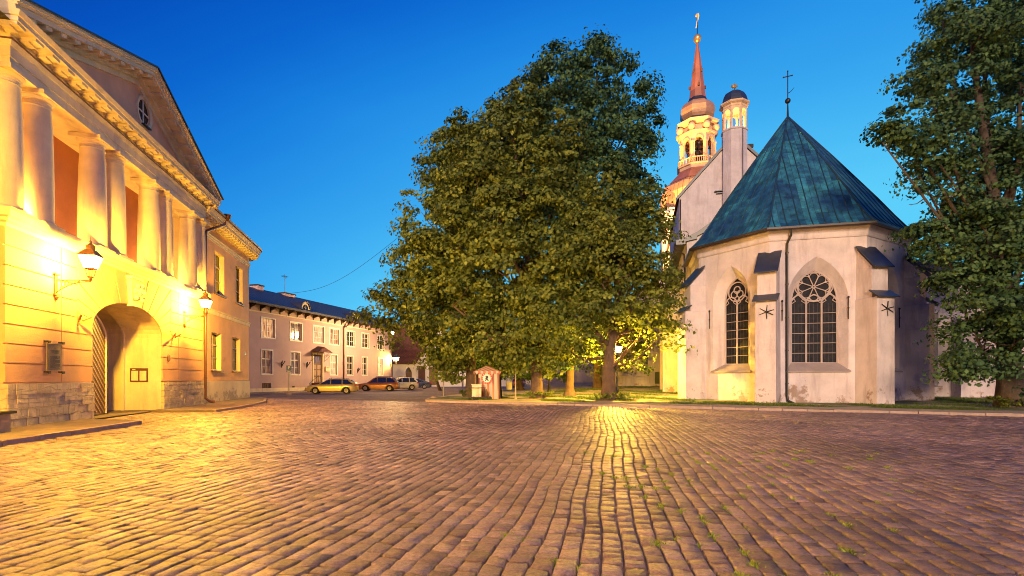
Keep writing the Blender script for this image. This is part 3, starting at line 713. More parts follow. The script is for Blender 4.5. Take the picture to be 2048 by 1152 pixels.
        for k in range(n):
            x = .75+(L_-1.05)*k/(n-1); mb = MB(); mb.M = F(o, ax, (0, 1, 0), az); mb.box(x-.15, x+.15, -.46, -.06, -.165, -.052); mb.build('modillion', T['cream'], rk)
        mb = MB(); mb.M = F(o, ax, (0, 1, 0), az); P = [(-.06, .262), (L_+.262*tk-.001, .262), (L_+.32*tk-.001, .32), (-.06, .32)]; mb.prism(P, -.70, 7.5); mb.build('pediment_roof', T['roofdark'], B)
portico()
def wing(sa, sb, wins, y=.4, curve=True, zc=0):
    B = BLD; rr = 1.7
    flat_end = sb-rr if curve else sb
    mb = MB(); wall(mb, sa, flat_end, 1.36, 9.75, wins, y=y, reveal=.32)
    path = [(flat_end, y)]
    if curve:
        arc = [(flat_end+rr*math.sin(PI/2*k/8), y+rr-rr*math.cos(PI/2*k/8)) for k in range(9)]
        mb.sweep(arc+[(sb, y+9)], [(0, 1.36), (0, 9.75)], caps=False); path = arc+[(sb, y+9)]
    full = [(sa, y)]+path
    mb.sweep(full, [(0, 10.02), (0, 10.55)], caps=False)
    mb.build('wing_wall', T['peach'], B)
    mb = MB(); mb.sweep(full, [(-.1, -.2), (.05, -.2), (.05, 1.33), (-.1, 1.36)]); mb.build('wing_plinth', T['cream_low'], B)
    mb = MB(); mb.sweep(full, [(-.05, 5.32), (.04, 5.34), (.06, 5.42), (.06, 5.55), (.10, 5.57), (.12, 5.64), (-.05, 5.68)]); mb.build('string_course', T['cream'], B)
    mb = MB(); mb.sweep(full, [(-.1, 9.72), (.03, 9.72), (.03, 9.84), (.06, 9.86), (.06, 9.97), (.10, 10.0), (.10, 10.03), (-.1, 10.05)])
    mb.sweep(full, [(-.1, 10.5), (.06, 10.5), (.10, 10.62), (.16, 10.66), (.66, 10.68), (.68, 10.69), (.68, 10.85), (.73, 10.87), (.78, 10.98), (.80, 11.04), (-.1, 11.06)])
    cn = mb.build('cornice', T['cream'], B)
    # modillions along the path
    pts = [Vector(p) for p in full[:-1]]+[Vector((sb, y+3))] if curve else []; d = .3; acc = 0
    for a, b in zip(pts, pts[1:]):
        L_ = (b-a).length; t = (b-a)/L_; nn = Vector((t.y, -t.x))
        while d < acc+L_:
            q = a+t*(d-acc); mb = MB(); mb.M = F((q.x, q.y, 0), (t.x, t.y, 0), (-nn.x, -nn.y, 0)); mb.box(-.13, .13, -.58, -.08, 10.53, 10.672); mb.build('modillion', T['cream'], cn); d += .48
        acc += L_
    mb = MB(); mb.sweep(full, [(.70, 11.065), (.86, 11.07), (.90, 11.16), (.84, 11.17), (.80, 11.10), (.70, 11.09)]); mb.build('gutter', T['pipe_brown'], cn)
    for h in wins:
        x0, x1, z0, z1 = h['x0'], h['x1'], h['z0'], h['z1']; yy = y+.22
        mb = MB(); e = .07
        for a, b, c, d_ in ((x0, x0+e, z0, z1), (x1-e, x1, z0, z1), (x0+e, x1-e, z1-e, z1), (x0+e, x1-e, z0, z0+e), ((x0+x1)/2-.04, (x0+x1)/2+.04, z0+e, z1-e), (x0+e, (x0+x1)/2-.04, z0+(z1-z0)*.66, z0+(z1-z0)*.66+.08), ((x0+x1)/2+.04, x1-e, z0+(z1-z0)*.66, z0+(z1-z0)*.66+.08), (x0+e, (x0+x1)/2-.04, z0+(z1-z0)*.33, z0+(z1-z0)*.33+.04), ((x0+x1)/2+.04, x1-e, z0+(z1-z0)*.33, z0+(z1-z0)*.33+.04)): mb.box(a, b, yy, yy+.06, c, d_)
        # reveal lining painted cream
        for a, b in ((x0+.003, x0+.02), (x1-.02, x1-.003)): mb.box(a, b, y+.01, yy, z0, z1)
        mb.box(x0+.02, x1-.02, y+.01, yy, z1-.02, z1-.003)
        w = mb.build('window', T['cream'], B)
        mb = MB(); mb.quad((x0, yy+.07, z0), (x1, yy+.07, z0), (x1, yy+.07, z1), (x0, yy+.07, z1)); mb.build('pane', T['glass_dark'], w)
        mb = MB(); mb.box(x0-.12, x1+.12, y-.12, y+.2, z0-.07, z0-.005); mb.build('sill', T['pipe_brown'], w)
wing(S1, 40.5, [hole(31.35, 33.05, 2.0, 4.3), hole(35.2, 36.9, 2.0, 4.3), hole(31.85, 33.6, 6.7, 9.3), hole(35.85, 37.5, 6.7, 9.3)])
wing(2.0, S0, [], y=1.3, curve=False)
def left_roofs():
    B = BLD
    mb = MB()
    # hipped main roof, its eave following the rounded corner
    x0, x1, y0, y1 = 1.0, 41.36, -.46, 15; zr = 15.2; e = 11.14; cxx, cyy, rr = 38.8, 2.1, 2.56
    arc = [(cxx+rr*math.sin(PI/2*k/8), cyy-rr*math.cos(PI/2*k/8), e) for k in range(9)]
    P = [(x0, y0, e)]+arc+[(x1, y1, e), (x0, y1, e), (x0+7, 7.3, zr), (x1-7, 7.3, zr)]; n = len(P); ra, rb = n-2, n-1
    mb.add(P, [(0, 1, rb, ra)]+[(k, k+1, rb) for k in range(1, 9)]+[(9, 10, rb), (10, 11, ra, rb), (11, 0, ra), tuple(range(11, -1, -1))]); mb.build('roof', T['roofdark'], B)
    mb = MB(); mb.quad((40.5, 2, -.2), (40.5, 14.5, -.2), (40.5, 14.5, 11), (40.5, 2, 11)); mb.quad((1.5, 14.5, -.2), (40.5, 14.5, -.2), (40.5, 14.5, 11), (1.5, 14.5, 11)); mb.build('rear_wall', T['peach'], B)
    # downpipe with its kinks
    s = 30.05; mb = MB(); y = .3
    mb.tube([(s+1.35, -.33, 11.1), (s+1.3, -.33, 10.75), (s+.15, .26, 10.0), (s, .28, 9.85), (s, .28, 9.0), (s, .28, 1.2), (s, .28, .38), (s+.1, .1, .2), (s+.25, -.12, .16)], .075, 10)
    mb.lathe([(.09, 11.0), (.20, 11.12), (.24, 11.32), (.26, 11.34)], 10, c=(s+1.36, -.42))
    for z in (1.5, 3.5, 5.2, 7.5, 9.6): mb.lathe([(.095, z), (.095, z+.06)], 10, c=(s, .28))
    mb.build('downpipe', T['pipe_brown'], B, smooth=True, auto=50)
    mb = MB(); mb.tube([(40.35, .9, 11), (40.35, .9, .1)], .05, 8); mb.build('downpipe', T['pipe_brown'], B, smooth=True)
left_roofs()

# things fixed to the facade
def lantern(mb_f, mb_g, k=1.0, z0=0):
    # tapered square lantern on a small basket; z0: foot of the basket
    def pyr(mb, r0, za, r1, zb, n=4, cap=True): mb.lathe([(r0*1.414*k, z0+za*k), (r1*1.414*k, z0+zb*k)], n, rot=PI/4, cap=cap)
    mb_f.lathe([(.02*k, z0-.12*k), (.05*k, z0-.05*k), (.03*k, z0)], 8)
    pyr(mb_f, .05, 0, .07, .05)
    for a in range(4):
        x, y = (1, 1, -1, -1)[a], (1, -1, -1, 1)[a]
        mb_f.tube([(x*.06*k, y*.06*k, z0+.03*k), (x*.105*k, y*.105*k, z0+.30*k)], .011*k, 5)
        mb_f.tube([(x*.135*k, y*.135*k, z0+.31*k), (x*.245*k, y*.245*k, z0+.70*k)], .013*k, 5)
    pyr(mb_f, .15, .29, .15, .32); pyr(mb_f, .262, .70, .262, .735)
    pyr(mb_f, .262, .735, .12, .92); mb_f.lathe([(.12*k, z0+.92*k), (.13*k, z0+.95*k), (.13*k, z0+1.04*k), (.15*k, z0+1.05*k), (.05*k, z0+1.12*k), (.03*k, z0+1.15*k), (.04*k, z0+1.19*k), (.012*k, z0+1.24*k), (.004*k, z0+1.36*k)], 10)
    pyr(mb_g, .135, .325, .235, .69, cap=False)
def wall_lamp(s, zb, ln, label, energy, y=0):
    e = empty('wall_lamp', Lw(s, y, 0), LA, label, 'wall lamp', 'lanterns on wrought brackets beside the gateway')
    mb = MB(); mb.box(-.07, .07, -.04, -.001, zb-.35, zb+.28); mb.lathe([(.02, zb-.52), (.07, zb-.42), (.04, zb-.36)], 8, c=(0, -.05)); mb.box(-.11, .11, -.09, -.002, zb+.28, zb+.33); mb.box(-.1, .1, -.08, -.002, zb-.36, zb-.31)
    mb.tube([(0, -.03, zb+.12), (0, -ln, zb+.14)], .022, 6)
    arc = [(0, -.03-(ln-.03)*t, zb-.28+.38*(1-(1-t)**2.2)) for t in [q/10 for q in range(11)]]; mb.tube(arc, .018, 6)
    for q in range(6):
        a = arc[q+1]; b = arc[q+2]; mb.tube([(0, a[1], a[2]), (0, b[1], zb+.13)], .01, 5); mb.tube([(0, b[1], b[2]), (0, a[1], zb+.13)], .01, 5)
    mb.build('bracket', T['ironbrown'], e)
    f = MB(); g = MB(); f.M = g.M = Matrix.Translation((0, -ln, 0)); lantern(f, g, .98, zb+.22)
    ff = f.build('lantern_frame', T['ironbrown'], e); g.build('lantern_glass', T['lampglass'], ff)
    lamp('lamp_bulb', (0, -ln, zb+.22+.51), energy, SODIUM, .12, e)
wall_lamp(Ls(110), 4.5, .98, 'large lit lantern on a wrought bracket left of the arched gateway', 3300)
wall_lamp(Ls(368), 4.55, .98, 'smaller looking lit lantern on a bracket right of the arched gateway', 3300)
wall_lamp(5.2, 4.6, 1.5, 'added lit lantern on the near wing, unseen left of the view', 4200, 1.3)  # added lantern out of view, brightens the left foreground
def flag_holder(s, z, label):
    e = empty('flag_holder', Lw(s, 0, 0), LA, label, 'flag holder', 'iron flag holders on the portico building')
    mb = MB(); mb.box(-.03, .03, -.02, -.001, z-.25, z+.25); mb.build('back_plate', T['ironbrown'], e)
    for k in (-1, 1):
        mb = MB(); mb.tube([(0, -.02, z-.12), (k*.16, -.16, z+.04)], .015, 6); mb.tube([(k*.10, -.10, z-.05), (k*.30, -.28, z+.12)], .035, 8); mb.build('socket', T['ironbrown'], e)
flag_holder(Ls(155), Lz(155, 637), 'iron flag holder left of the gateway above the glass plaque')
flag_holder(Ls(344), Lz(344, 672), 'iron flag holder right of the gateway below the smaller lantern')
def plaque():
    s0, s1 = Ls(88), Ls(121); z0, z1 = Lz(105, 744), Lz(105, 684)
    e = empty('glass_plaque', Lw(s0, 0, 0), LA, 'bronze notice plaque behind glass left of the gateway', 'plaque'); w = s1-s0
    mb = MB(); mb.box(.06, w-.06, -.05, -.012, z0+.06, z1-.06); p = mb.build('plate', mat('bronze_plate', (.30, .20, .10), rough=.5, var=.15), e)
    # text on it cannot be read: rows of raised lines in three blocks
    mb = MB(); rows = [(.80, .20)]+[(.72, .6), (.69, .6), (.66, .5), (.63, .5)]+[(.52-.032*k, .72 if k % 4 != 3 else .4) for k in range(13)]
    for r, wd in rows:
        z = z0+r*(z1-z0); c = w/2 if r > .6 else .12+wd*w/2; c = w/2 if wd == .2 else c; mb.box(c-wd*w/2+.06, min(c+wd*w/2, w-.12), -.054, -.051, z-.008, z+.008)
    mb.build('text_lines', T['darkmetal'], p)
    mb = MB(); mb.box(0, w, -.085, -.075, z0-.03, z1+.03); m, N, L, P = nodes('clear_glass'); P.inputs['Transmission Weight'].default_value = .95; P.inputs['Roughness'].default_value = .05; P.inputs['Base Color'].default_value = (.95, .95, .9, 1); P.inputs['IOR'].default_value = 1.1
    mb.build('glass_cover', m, e)
    for x in (.05, w-.05):
        for z in (z0+.0, z1-.0): mb = MB(); mb.cbox(x, -.06, z, .14, .12, .05); mb.cbox(x, -.11, z-.02, .08, .03, .07); mb.build('clamp', T['iron'], e)
plaque()
def small_signs():
    s, z = Ls(337), Lz(337, 716); mb = MB(); o = Lw(s, -.001, z)
    mb.M = F((0, 0, 0), (1, 0, 0), (0, 0, 1), (0, -1, 0)); mb.lathe([(.17, 0), (.17, .02), (.14, .035), (.05, .04)], 20)
    b = mb.build('round_badge', T['ironbrown']); b.location = o; b.rotation_euler = (0, 0, LA); tag(b, 'round bronze badge on the wall right of the gateway', 'badge')
    s, z = Ls(490, .4), Lz(490, 707, .4); e = empty('house_number_sign', Lw(s, .4, z), LA, 'small house number plate on the wing near the curved corner', 'sign')
    mb = MB(); mb.box(-.22, .22, -.02, -.001, -.11, .11); mb.build('plate', T['darkmetal'], e); mb = MB(); mb.box(.04, .2, -.025, -.021, -.09, .09); mb.build('pale_panel', T['sash'], e)
    # stone step with rail at the near end of the building
    e = empty('entrance_steps', Vector((-13.0, 13.35, .13)), LA, 'stone entrance step with dark slab and iron rail at left edge', 'steps')
    mb = MB(); mb.box(-5.2, -.1, -.0, .95, -.05, .46, tx=0); st = mb.build('step_block', T['granite'], e)
    mb = MB(); mb.box(-5.3, .0, -.08, .95, .464, .53); mb.build('slab', T['darkmetal'], e)
    mb = MB(); mb.tube([(-.42, .2, .53), (-.42, .2, 1.40)], .022, 8); mb.tube([(-.38, .2, 1.40), (-4.9, .2, 1.40)], .022, 8); mb.tube([(-.42, .2, .75), (-4.9, .2, .75)], .014, 6)
    for k in range(6): mb.tube([(-.42-.8*(k+1), .2, .53), (-.42-.8*(k+1), .2, 1.40)], .014, 6)
    mb.build('handrail', T['iron'], e)
small_signs()
# small floodlights standing on the ledge between the columns
def ledge_flood(s, y, label, energy, aim):
    e = empty('floodlight', Lw(s, y, 6.17), LA, label, 'floodlight', 'floodlights on the portico ledge')
    mb = MB(); mb.box(-.09, .09, -.06, .06, 0, .10); mb.build('housing', T['darkmetal'], e)
    mb = MB(); mb.box(-.07, .07, -.045, .045, .101, .108); mb.build('lens', emit('flood_lens', (1, .75, .35), 12), e)
    lamp('lamp_bulb', (0, 0, .2), energy, (1, .58, .12), .05, e)
ledge_flood(15.43, .45, 'small lit floodlight between the two nearest columns', 170, None)
ledge_flood(17.55, 1.0, 'small lit floodlight on the loggia floor behind the first gap', 90, None)
ledge_flood(21.75, 1.0, 'small lit floodlight on the loggia floor behind the middle gap', 90, None)
ledge_flood(25.95, 1.0, 'small lit floodlight on the loggia floor behind the third gap', 150, None)
# ------------------------------------------------------------------ pink house across the street
PO = Vector((-40.5, 0, 0)); PA = math.atan2(.962, .2732)
def Ps(px, y=0.0):
    k = (px-1024)/1024; return (-40.5-.962*y-.2732*k*y)/(.962*k-.2732)
def PY(px, y=0.0): return .962*Ps(px, y)+.2732*y
def Pz(px, py, y=0.0): return 1.5+(757-py)/1024*PY(px, y)
def Pw(s, y, z): return Vector((-40.5+.2732*s-.962*y, .962*s+.2732*y, z))
PH = empty('pink_house', PO, PA, 'long pink two storey house with dark bracketed eaves and two half round dormers', 'house')
def pink_house():
    B = PH; sA, sB = 44.0, Ps(783)
    up = [(521, 551), (579, 605), (626, 649.5), (658, 679), (691.5, 710), (722.5, 738.5), (754, 768.5)]
    lo = [(522, 546), (580.5, 601), (659.5, 675), (693, 707.5), (723.5, 735.5), (755.5, 766.5)]
    zu0, zu1, zl0, zl1 = 5.78, 7.72, 1.98, 4.42
    U = [hole(Ps(a)+.12, Ps(b)-.12, zu0, zu1) for a, b in up]; Lw_ = [hole(Ps(a)+.12, Ps(b)-.12, zl0, zl1) for a, b in lo]
    dr = hole(Ps(626.5), Ps(644.5), 1.0, 4.3)
    ds, de = dr['x0'], dr['x1']
    base = [hole(Ps(524), Ps(542), .12, 1.02), hole(Ps(584), Ps(590), .2, .65)]
    mb = MB(); wall(mb, sA, sB, -.1, 8.95, U+Lw_+[dr]+base, y=0, reveal=.28)
    mb.quad((sB, 0, -.1), (sB, 11, -.1), (sB, 11, 9), (sB, 0, 9)); mb.quad((sA, 11, -.1), (sB, 11, -.1), (sB, 11, 9), (sA, 11, 9)); mb.quad((sA, 0, -.1), (sA, 11, -.1), (sA, 11, 9), (sA, 0, 9))
    mb.add([(sB, 0, 9), (sB, 11, 9), (sB, 5.5, 11.6)], [(0, 1, 2)]); mb.add([(sA, 0, 9), (sA, 11, 9), (sA, 5.5, 11.6)], [(0, 1, 2)])
    mb.build('wall', T['pink'], B)
    mb = MB(); mb.box(sA, sB+.04, -.07, -.002, 8.25, 8.36); mb.box(sA, sB+.02, -.035, -.002, -.1, .5); mb.build('belt_course', T['cream'], B)
    cur = {0: 'pane_glow_a', 1: 'pane_glow_c', 2: 'pane_glow_b', 3: 'pane_glow_a', 4: 'glass_dark', 5: 'glass_dark', 6: 'glass_dark'}
    def window(h, kind, glass):
        x0, x1, z0, z1 = h['x0'], h['x1'], h['z0'], h['z1']; w = .13; cx = (x0+x1)/2
        mb = MB()
        for a, b, c, d in ((x0-w, x0, z0-w, z1+w), (x1, x1+w, z0-w, z1+w), (x0, x1, z1, z1+w), (x0, x1, z0-w, z0)): mb.box(a, b, -.04, .02, c, d)
        e = .06; yy = .15
        for a, b, c, d in ((x0, x0+e, z0, z1), (x1-e, x1, z0, z1), (x0+e, x1-e, z1-e, z1), (x0+e, x1-e, z0, z0+e), (cx-.05, cx+.05, z0+e, z1-e)): mb.box(a, b, yy, yy+.06, c, d)
        nz = [z0+(z1-z0)*t for t in ((1/3, 2/3) if kind == 'u' else (.30, .64))]
        for k, z in enumerate(nz):
            t = .05 if (kind == 'l' and k == 1) else .022
            mb.box(x0+e, cx-.05, yy+.01, yy+.05, z-t, z+t); mb.box(cx+.05, x1-e, yy+.01, yy+.05, z-t, z+t)
        if kind == 'u':
            for c in ((x0+cx)/2, (x1+cx)/2): mb.box(c-.014, c+.014, yy+.012, yy+.045, z0+e, z1-e)
        o = mb.build('window', T['sash'], B)
        mb = MB(); mb.quad((x0, yy+.07, z0), (x1, yy+.07, z0), (x1, yy+.07, z1), (x0, yy+.07, z1)); mb.build('pane', T[glass], o)
    for i, h in enumerate(U): window(h, 'u', cur[i])
    for i, h in enumerate(Lw_): window(h, 'l', ['pane_glow_c', 'pane_glow_c', 'pane_glow_b', 'glass_dark', 'glass_dark', 'pane_glow_b'][i] if i else 'pane_glow_c')
    for h in base:
        mb = MB(); mb.box(h['x0'], h['x1'], .1, .14, h['z0'], h['z1'])
        n = 5
        for k in range(1, n): x = h['x0']+(h['x1']-h['x0'])*k/n; mb.box(x-.03, x+.03, .07, .098, h['z0'], h['z1'])
        mb.build('cellar_hatch', T['wood_brown'], B)
    # door with carved double leaf, frame, canopy, steps
    mb = MB(); cx = (ds+de)/2
    for a, b in ((ds-.16, ds), (de, de+.16)): mb.box(a, b, -.06, .03, .95, 4.35)
    mb.box(ds-.16, de+.16, -.06, .03, 4.352, 4.5); mb.build('door_frame', T['cream'], B)
    mb = MB(); mb.box(ds, de, .16, .22, 1.0, 4.3); dd = mb.build('door', T['wood_brown'], B)
    mb = MB()
    for sg in (-1, 1):
        xc = cx+sg*(de-ds)/4; w = (de-ds)/4-.1
        for z0, z1 in ((1.12, 1.72), (1.84, 2.5), (2.6, 3.14)):
            mb.box(xc-w, xc+w, .145, .158, z0, z1); 
            for q in (-1, 1): mb.cbox(xc+q*w*.6, .14, z0+.06, w*.5, .02, .05); mb.cbox(xc+q*w*.6, .14, z1-.06, w*.5, .02, .05)
    dp = mb.build('door_panels', T['wood_strip'], dd)
    mb = MB(); mb.box(ds+.1, de-.1, .14, .158, 3.35, 4.15); mb.build('fanlight', T['pane_glow_c'], dd)
    mb = MB(); c0, c1 = cx-1.35, cx+1.35
    P = [(c0, -1.15, 4.62), (c1, -1.15, 4.62), (c1, 0, 4.75), (c0, 0, 4.75), (cx, -.95, 5.25), (cx, 0, 5.35)]
    mb.add(P, [(0, 4, 5, 3), (1, 2, 5, 4), (0, 1, 4), (3, 2, 1, 0)]); cn = mb.build('door_canopy', T['tile'], B)
    mb = MB()
    for x in (c0+.12, c1-.12):
        mb.tube([(x, -.02, 4.62), (x, -1.05, 4.62)], .02, 5); mb.tube([(x, -.02, 3.55), (x, -.02, 4.62)], .02, 5); mb.tube([(x, -.02, 3.6), (x, -.45, 3.85), (x, -.8, 4.25), (x, -1.0, 4.6)], .018, 5)
        for q in range(3):
            c = Vector((x, -.22-.16*q, 4.2+.1*q)); mb.tube([c+Vector((0, .12*math.cos(a), .12*math.sin(a))) for a in [k*PI/4 for k in range(9)]], .013, 4)
    mb.build('canopy_bracket', T['iron'], cn)
    mb = MB()
    mb.box(ds-.3, de+.3, -1.1, -.04, -.05, .98)
    for k in range(5): mb.box(ds-.3-.32*(k+1), ds-.302-.32*k, -1.1, -.04, -.05, .98-.18*(k+1))
    stp = mb.build('steps', T['tile'], B)
    mb = MB(); mb.tube([(ds-.35, -1.0, 1.85), (ds-2.0, -1.0, .95)], .03, 6); mb.tube([(ds-.35, -1, .9), (ds-.35, -1, 1.85)], .02, 6); mb.tube([(ds-1.95, -1, .05), (ds-1.95, -1, .97)], .02, 6); mb.build('handrail', T['iron'], stp)
    # mail box beside the door
    # eaves with brackets
    mb = MB(); mb.box(sA, sB+.5, -.85, -.002, 8.93, 9.0); mb.box(sA, sB+.5, -.9, -.852, 8.93, 9.16); mb.build('eaves', T['darkmetal'], B)
    n = 27
    for k in range(n):
        x = sA+.6+(sB-sA-1.0)*k/(n-1); mb = MB(); mb.M = F((x, 0, 0), (0, -1, 0), (1, 0, 0)); mb.prism([(0.003, 8.38), (.06, 8.38), (.14, 8.6), (.7, 8.82), (.78, 8.925), (0.003, 8.925)], -.06, .06); mb.build('eaves_bracket', T['darkmetal'], B)
    mb = MB(); P = [(sA-.3, -.92, 9.02), (sB+.55, -.92, 9.02), (sB+.55, 5.5, 11.75), (sA-.3, 5.5, 11.75), (sB+.55, 11.9, 9.02), (sA-.3, 11.9, 9.02), (sA-.3, -.92, 9.15), (sB+.55, -.92, 9.15), (sB+.55, 5.5, 11.9), (sA-.3, 5.5, 11.9), (sB+.55, 11.9, 9.15), (sA-.3, 11.9, 9.15)]
    mb.add(P, [(0, 1, 2, 3), (3, 2, 4, 5), (7, 6, 9, 8), (8, 9, 11, 10), (0, 6, 7, 1), (1, 7, 8, 2), (2, 8, 10, 4), (0, 3, 9, 6), (3, 5, 11, 9), (4, 10, 11, 5)])
    rf = mb.build('roof', T['roofdark'], B)
    mb = MB()
    for k in range(40):
        x = sA+k*.95
        if x < sB: mb.tube([(x, -.9, 9.16), (x, 5.5, 11.9)], .02, 4)
    mb.build('roof_seams', T['darkmetal'], rf)
    for px, py in ((611, 614), (710.5, 635)):
        y = -.3; s = Ps(px, y); z = 9.43; r = .72
        mb = MB(); n = 14; mb.M = F((s, y, z), (1, 0, 0), (0, 1, 0))
        arc = [(r*math.cos(PI*k/n), r*1.05*math.sin(PI*k/n)) for k in range(n+1)]
        for (a, b), (c, d) in zip(arc, arc[1:]):
            mb.quad((a, 0, b), (c, 0, d), (c*.7, -.0, d*.7), (a*.7, 0, b*.7)); mb.quad((a, 0, b), (c, 0, d), (c, .12, d), (a, .12, b))
        o = mb.build('dormer', T['cream'], rf)
        mb = MB(); mb.M = F((s, y, z), (1, 0, 0), (0, 1, 0)); mb.poly([(a*.72, .03, b*.72) for a, b in arc]); mb.build('pane', T['glass_dark'], o)
        mb = MB(); mb.M = F((s, y, z), (1, 0, 0), (0, 1, 0))
        for (a, b), (c, d) in zip(arc, arc[1:]): mb.quad((a*1.14, -.12, b*1.14), (c*1.14, -.12, d*1.14), (c*1.14, 2.2, d*1.14), (a*1.14, 2.2, b*1.14)); mb.quad((a*1.14, -.12, b*1.14), (c*1.14, -.12, d*1.14), (c*1.01, -.1, d*1.01), (a*1.01, -.1, b*1.01))
        mb.build('dormer_hood', T['roofdark'], o)
        mb = MB(); mb.M = F((s, y, z), (1, 0, 0), (0, 1, 0))
        for a in (PI/4, PI/2, 3*PI/4): mb.tube([(0, -.0, 0), (.44*math.cos(a), 0, .44*math.sin(a))], .025, 4)
        mb.build('glazing_bars', T['sash'], o)
    for px0, px1, py in ((508, 520, 570), (563.5, 584, 587), (622, 635.5, 605.5), (724, 733, 627)):
        y = 5.5; s0, s1 = Ps(px0, y), Ps(px1, y); z = Pz((px0+px1)/2, py, y)
        mb = MB(); mb.box(s0, s1, 5.0, 6.0, 10.9, z-.14); ch = mb.build('chimney', T['pink'], rf); mb = MB(); mb.box(s0-.08, s1+.08, 4.92, 6.08, z-.138, z); mb.build('chimney_cap', T['darkmetal'], ch)
    s = Ps(686); mb = MB(); mb.tube([(s+.9, -.95, 9.05), (s+.8, -.9, 8.7), (s+.05, -.16, 8.1), (s, -.12, 7.9), (s, -.12, .1)], .09, 8); mb.build('downpipe', T['pipe_brown'], B, smooth=True)
    s = sB-.1; mb = MB(); mb.tube([(s, -.14, 9), (s, -.14, .1)], .08, 8); mb.build('downpipe', T['pipe_brown'], B, smooth=True)
    s = Ps(566, 5.5); zt = Pz(568, 548, 5.5); mb = MB(); mb.tube([(s+.3, 5.5, 11.8), (s+.3, 5.5, zt)], .03, 5)
    for k in range(5): mb.tube([(s-.15, 5.3+.1*k, zt-.25-.0*k), (s+.75, 5.3+.1*k, zt-.25-.05*k)], .012, 4)
    mb.tube([(s+.3, 5.2, zt-.3), (s+.3, 6.0, zt-.3)], .015, 4); mb.build('antenna', T['iron'], rf)
    return sB
PSB = pink_house()
def house_bits():
    for px, py in ((563, 727), (613.5, 729), (715, 740)):
        lab = {563: 'iron flag holder between the two leftmost ground windows of the pink house', 613.5: 'iron flag holder just left of the pink house door', 715: 'iron flag holder right of the downpipe on the pink house'}[px]
        e = empty('flag_holder', Pw(Ps(px), 0, Pz(px, py)), PA, lab, 'flag holder', 'iron flag holders on the pink house')
        mb = MB(); mb.box(-.05, .05, -.03, -.002, -.45, .2); mb.tube([(0, -.02, -.3), (-.22, -.3, .3)], .05, 6); mb.tube([(0, -.02, -.3), (.22, -.3, .3)], .05, 6); mb.build('socket', T['iron'], e)
    e = empty('mail_box', Pw(Ps(653.5), 0, Pz(653.5, 738)), PA, 'pale letter box on the wall right of the pink house door', 'letter box')
    mb = MB(); mb.box(-.38, .38, -.18, -.002, -.3, .3); mb.build('box_body', T['cream'], e); mb = MB(); mb.box(-.3, .3, -.186, -.181, .12, .18); mb.build('slot', T['iron'], e)
    # thin cable from the chimney to the trees
    a = Pw(Ps(583, 5.5), 5.5, Pz(583, 586, 5.5)); b = at(800, 472, 41); P = [a.lerp(b, t)-Vector((0, 0, 1.2*math.sin(PI*t))) for t in [k/16 for k in range(17)]]
    mb = MB(); mb.tube(P, .018, 4); tag(mb.build('overhead_cable', T['iron']), 'thin dark cable hanging between the pink house chimney and the trees', 'cable')
house_bits()
# lamp pair by the corner of the pink house
def corner_lamp():
    p = Pw(PSB-.4, 0, 0); e = empty('corner_lamp', p, PA, 'lit double lantern on the far corner of the pink house', 'wall lamp')
    mb = MB(); mb.box(-.08, .08, -.05, -.002, 3.3, 4.1); mb.tube([(0, -.03, 3.6), (-.1, -.9, 3.7)], .03, 6); mb.tube([(0, -.03, 3.6), (.9, -.5, 3.75)], .03, 6); mb.build('bracket', T['iron'], e)
    for x, y, z in ((-.1, -.9, 3.75), (.9, -.55, 3.85)):
        f = MB(); g = MB(); f.M = g.M = Matrix.Translation((x, y, 0)); lantern(f, g, 1.25, z); ff = f.build('lantern_frame', T['iron'], e); g.build('lantern_glass', T['lampglass'], ff)
        lamp('lamp_bulb', (x, y, z+.64), 800, (1, .62, .12), .12, e)
corner_lamp()
